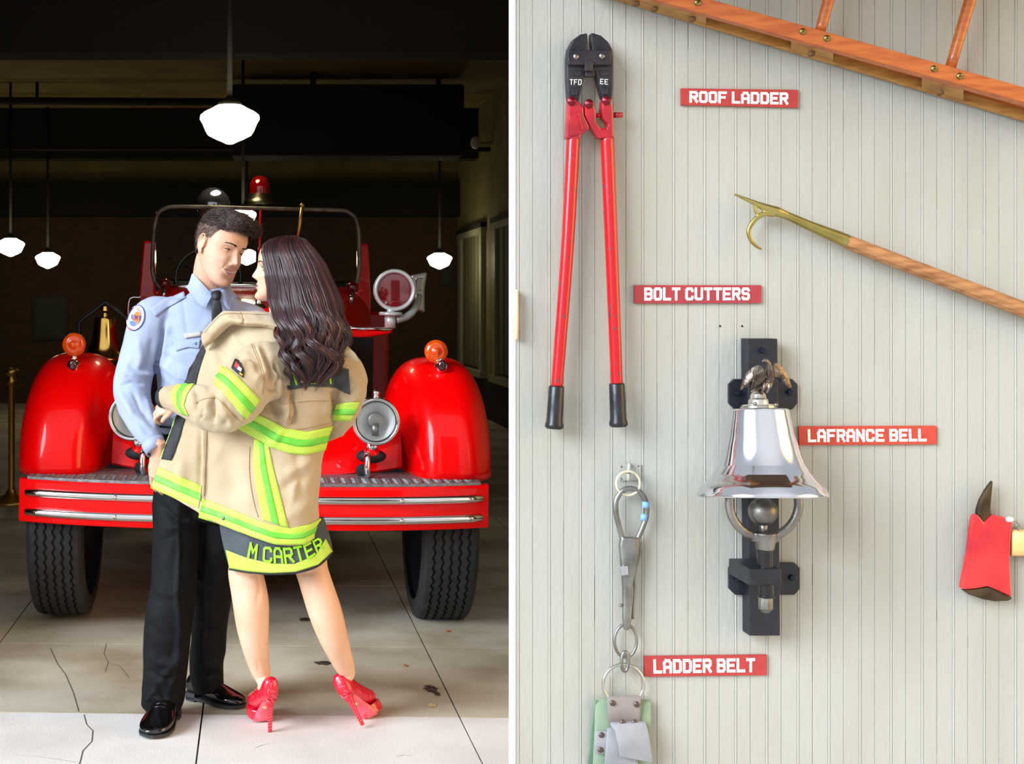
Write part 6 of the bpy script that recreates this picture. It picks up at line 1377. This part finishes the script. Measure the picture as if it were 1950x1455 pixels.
for k in range(1250):
    a0 = r_.uniform(-1.85, 2.0); 
    if r_.rand() < .18: a0 = r_.uniform(-3.1, 3.1)
    t0 = r_.uniform(-.004, .05) if r_.rand() < .6 else r_.uniform(0, .14); t1 = min(1.0, r_.uniform(.74, .99)-.06*abs(a0/1.9)**2); off = r_.uniform(-.007, .009); cl = round(a0/.30); rc = np.random.RandomState(cl+500); ph = rc.uniform(0, 6.28)+r_.uniform(-.35, .35); fq = rc.uniform(20, 27); ac = cl*.30+rc.uniform(-.06, .06); t1 = min(1.0, t1*.6+.4*rc.uniform(.82, 1.0)); mi = int(r_.choice([0, 0, 1, 1, 3, 3, 2]))
    pts = []; rad = []; n_ = 46; drift = r_.uniform(-.24, .24); R0 = r_.uniform(.0018, .0042)
    for i in range(n_):
        s = i/(n_-1); t = t0+(t1-t0)*s; wv = np.clip((t-.42)/.25, 0, 1)**1.2
        a = a0+drift*s; a += (ac-a)*.62*wv; a += .20*wv*math.sin(fq*t+ph)+.035*math.sin(7*t+ph*2); o_ = off+.018*wv*math.cos(fq*t+ph)+.004*math.sin(s*math.pi)
        q = hs(max(t, 0), a, o_); q[2] += .008*wv*math.sin(fq*t+ph+1.2)
        if s > .9: q[0] += .008*(s-.9)*10*math.cos(ph)
        pts.append(q); rad.append((R0*(1 if s < .72 else max(.12, 1-((s-.72)/.28)**1.4)), R0*.55*(1 if s < .72 else max(.15, 1-((s-.72)/.28)))))
    b.tube(pts, np.array(rad)*np.clip(np.linspace(.35, 2, n_), 0, 1)[:, None], 7, up=(0, -1, 0), mi=mi)
for k in range(150):                                              # fine flyaway strands
    a0 = r_.uniform(-1.7, 1.8); t0 = r_.uniform(0, .4); t1 = min(1.0, t0+r_.uniform(.3, .65)); ph = r_.uniform(0, 6.28); pts = []
    for i in range(26):
        s = i/25; t = t0+(t1-t0)*s; wv = np.clip((t-.4)/.25, 0, 1); q = hs(t, a0+.14*wv*math.sin(20*t+ph), .007+.010*s*math.sin(ph)); pts.append(q)
    b.tube(pts, np.linspace(.0011, .0004, 26), 4, up=(0, -1, 0), mi=int(r_.choice([0, 1, 2])))
# lock in front of the shoulder, left side
for k in range(16):
    ph = r_.uniform(0, 6.28); x0 = 512+r_.uniform(-3, 16); pts = []
    for i in range(30):
        s = i/29; pts.append(P(x0+4*s*12/12+r_.uniform(-.2, .2)+22*s+6*math.sin(9*s+ph)*s, 555+s*r_.uniform(118, 120), 4.56-.10*s))
    b.tube(spline(np.array(pts)[::4], 5), .0045, 7, up=(0, -1, 0), mi=int(r_.choice([0, 1, 3])))
b.build('hair', hd, Wm)
# ---- red platform heels
red_sn = mat('red_embossed_leather', (206, 14, 44), .25, coat=.5, bump=1.0, bscale=110, rgb2=(226, 60, 84), nscale=60, mix=(.60, .66)); pink = mat('pink_printed_sole', (238, 96, 116), .35, rgb2=(214, 60, 60), nscale=34, coat=.4, mix=(.58, .62)); gold = mat('gold_print', (222, 186, 120), .4)
def heel_shoe(org, R, lab=None):
    """local: x lateral, y forward (toe), z up; origin = tip of the stiletto"""
    A = lambda x, y, z: org+R @ np.array([x, y, z])
    pcs = []
    sec = [(-.012, .150, .020, .034), (.004, .146, .029, .046), (.028, .135, .032, .043), (.055, .122, .033, .044), (.085, .100, .034, .042), (.115, .078, .038, .038), (.145, .063, .041, .032), (.175, .055, .038, .027), (.200, .052, .026, .022), (.212, .050, .010, .014)]
    v = []; n_ = 26; B_ = spline(np.array(sec), 4)
    for y, zc, hw, hh in B_:
        for j in range(n_): a = 2*math.pi*j/n_; v.append(A(hw*math.copysign(abs(math.cos(a))**.85, math.cos(a)), y, zc+hh*math.copysign(abs(math.sin(a))**.85, math.sin(a))))
    m = len(B_); so = obj('shoe', np.array(v), [(i*n_+j, i*n_+(j+1) % n_, (i+1)*n_+(j+1) % n_, (i+1)*n_+j) for i in range(m-1) for j in range(n_)]+[tuple(range(n_-1, -1, -1)), tuple(range((m-1)*n_, m*n_))], red_sn, Wm)
    b = MB(); q = spline([A(0, .004, .112), A(0, .003, .085), A(0, .001, .05), A(0, 0, .0)], 5); b.tube(q, np.interp(np.linspace(0, 3, len(q)), range(4), [.020, .0115, .0080, .0068]), 16, up=R @ np.array([0, 1., 0])); b.build('stiletto', red_sn, so)
    b = MB(); ol = [(-.022, .105), (-.036, .120), (-.043, .145), (-.040, .178), (-.026, .205), (0, .214), (.026, .205), (.040, .178), (.043, .145), (.036, .120), (.022, .105)]
    b.prism([A(x, y, .036) for x, y in ol], R @ np.array([0, 0, -.035])); b.build('platform', red_sn, so, smooth=False, bevel=.003)
    b = MB(); g_ = [(.020, .018, .104), (.021, .04, .092), (.022, .07, .064), (.026, .098, .038), (.030, .104, .010), (.034, .112, .0)]
    v = []; 
    for hw, y, z in g_: v += [A(-hw, y-.003, z), A(0, y-.006, z-.001), A(hw, y-.003, z)]
    b.add(v, [(i*3+j, i*3+j+1, (i+1)*3+j+1, (i+1)*3+j) for i in range(5) for j in range(2)]); o = b.build('arch_sole', pink, so); s = o.modifiers.new('s', 'SOLIDIFY'); s.thickness = .003
    b = MB(); b.sph(A(-.004, .056, .070), (.009, .004, .009), n=8); b.build('sole_emblem', gold, so)
    r2 = np.random.RandomState(4)
    b = MB()                                                      # embossed pale scratches on the counter and heel
    for k in range(16):
        z = .105+r2.rand()*.075; x = r2.uniform(-.02, .02); dx = r2.uniform(-.018, .018); dz = r2.uniform(-.02, .02)
        q = []
        for s in (0, .5, 1): xx = np.clip(x+dx*s, -.024, .024); zz = np.clip(z+dz*s, .10, .185); q.append(A(xx, -.0125+.45*xx*xx/.024-.003, zz))
        b.tube(q, .0007, 4)
    for k in range(9):
        z = .012+k*.010; b.tube([A(-.007, -.006, z), A(0, -.010, z+.004), A(.007, -.006, z+.008)], .0006, 4)
    b.build('embossing', mat('pale_emboss', (240, 130, 150), .4), so)
heel_shoe(hl, Rs1)
heel_shoe(h2, Rs2)
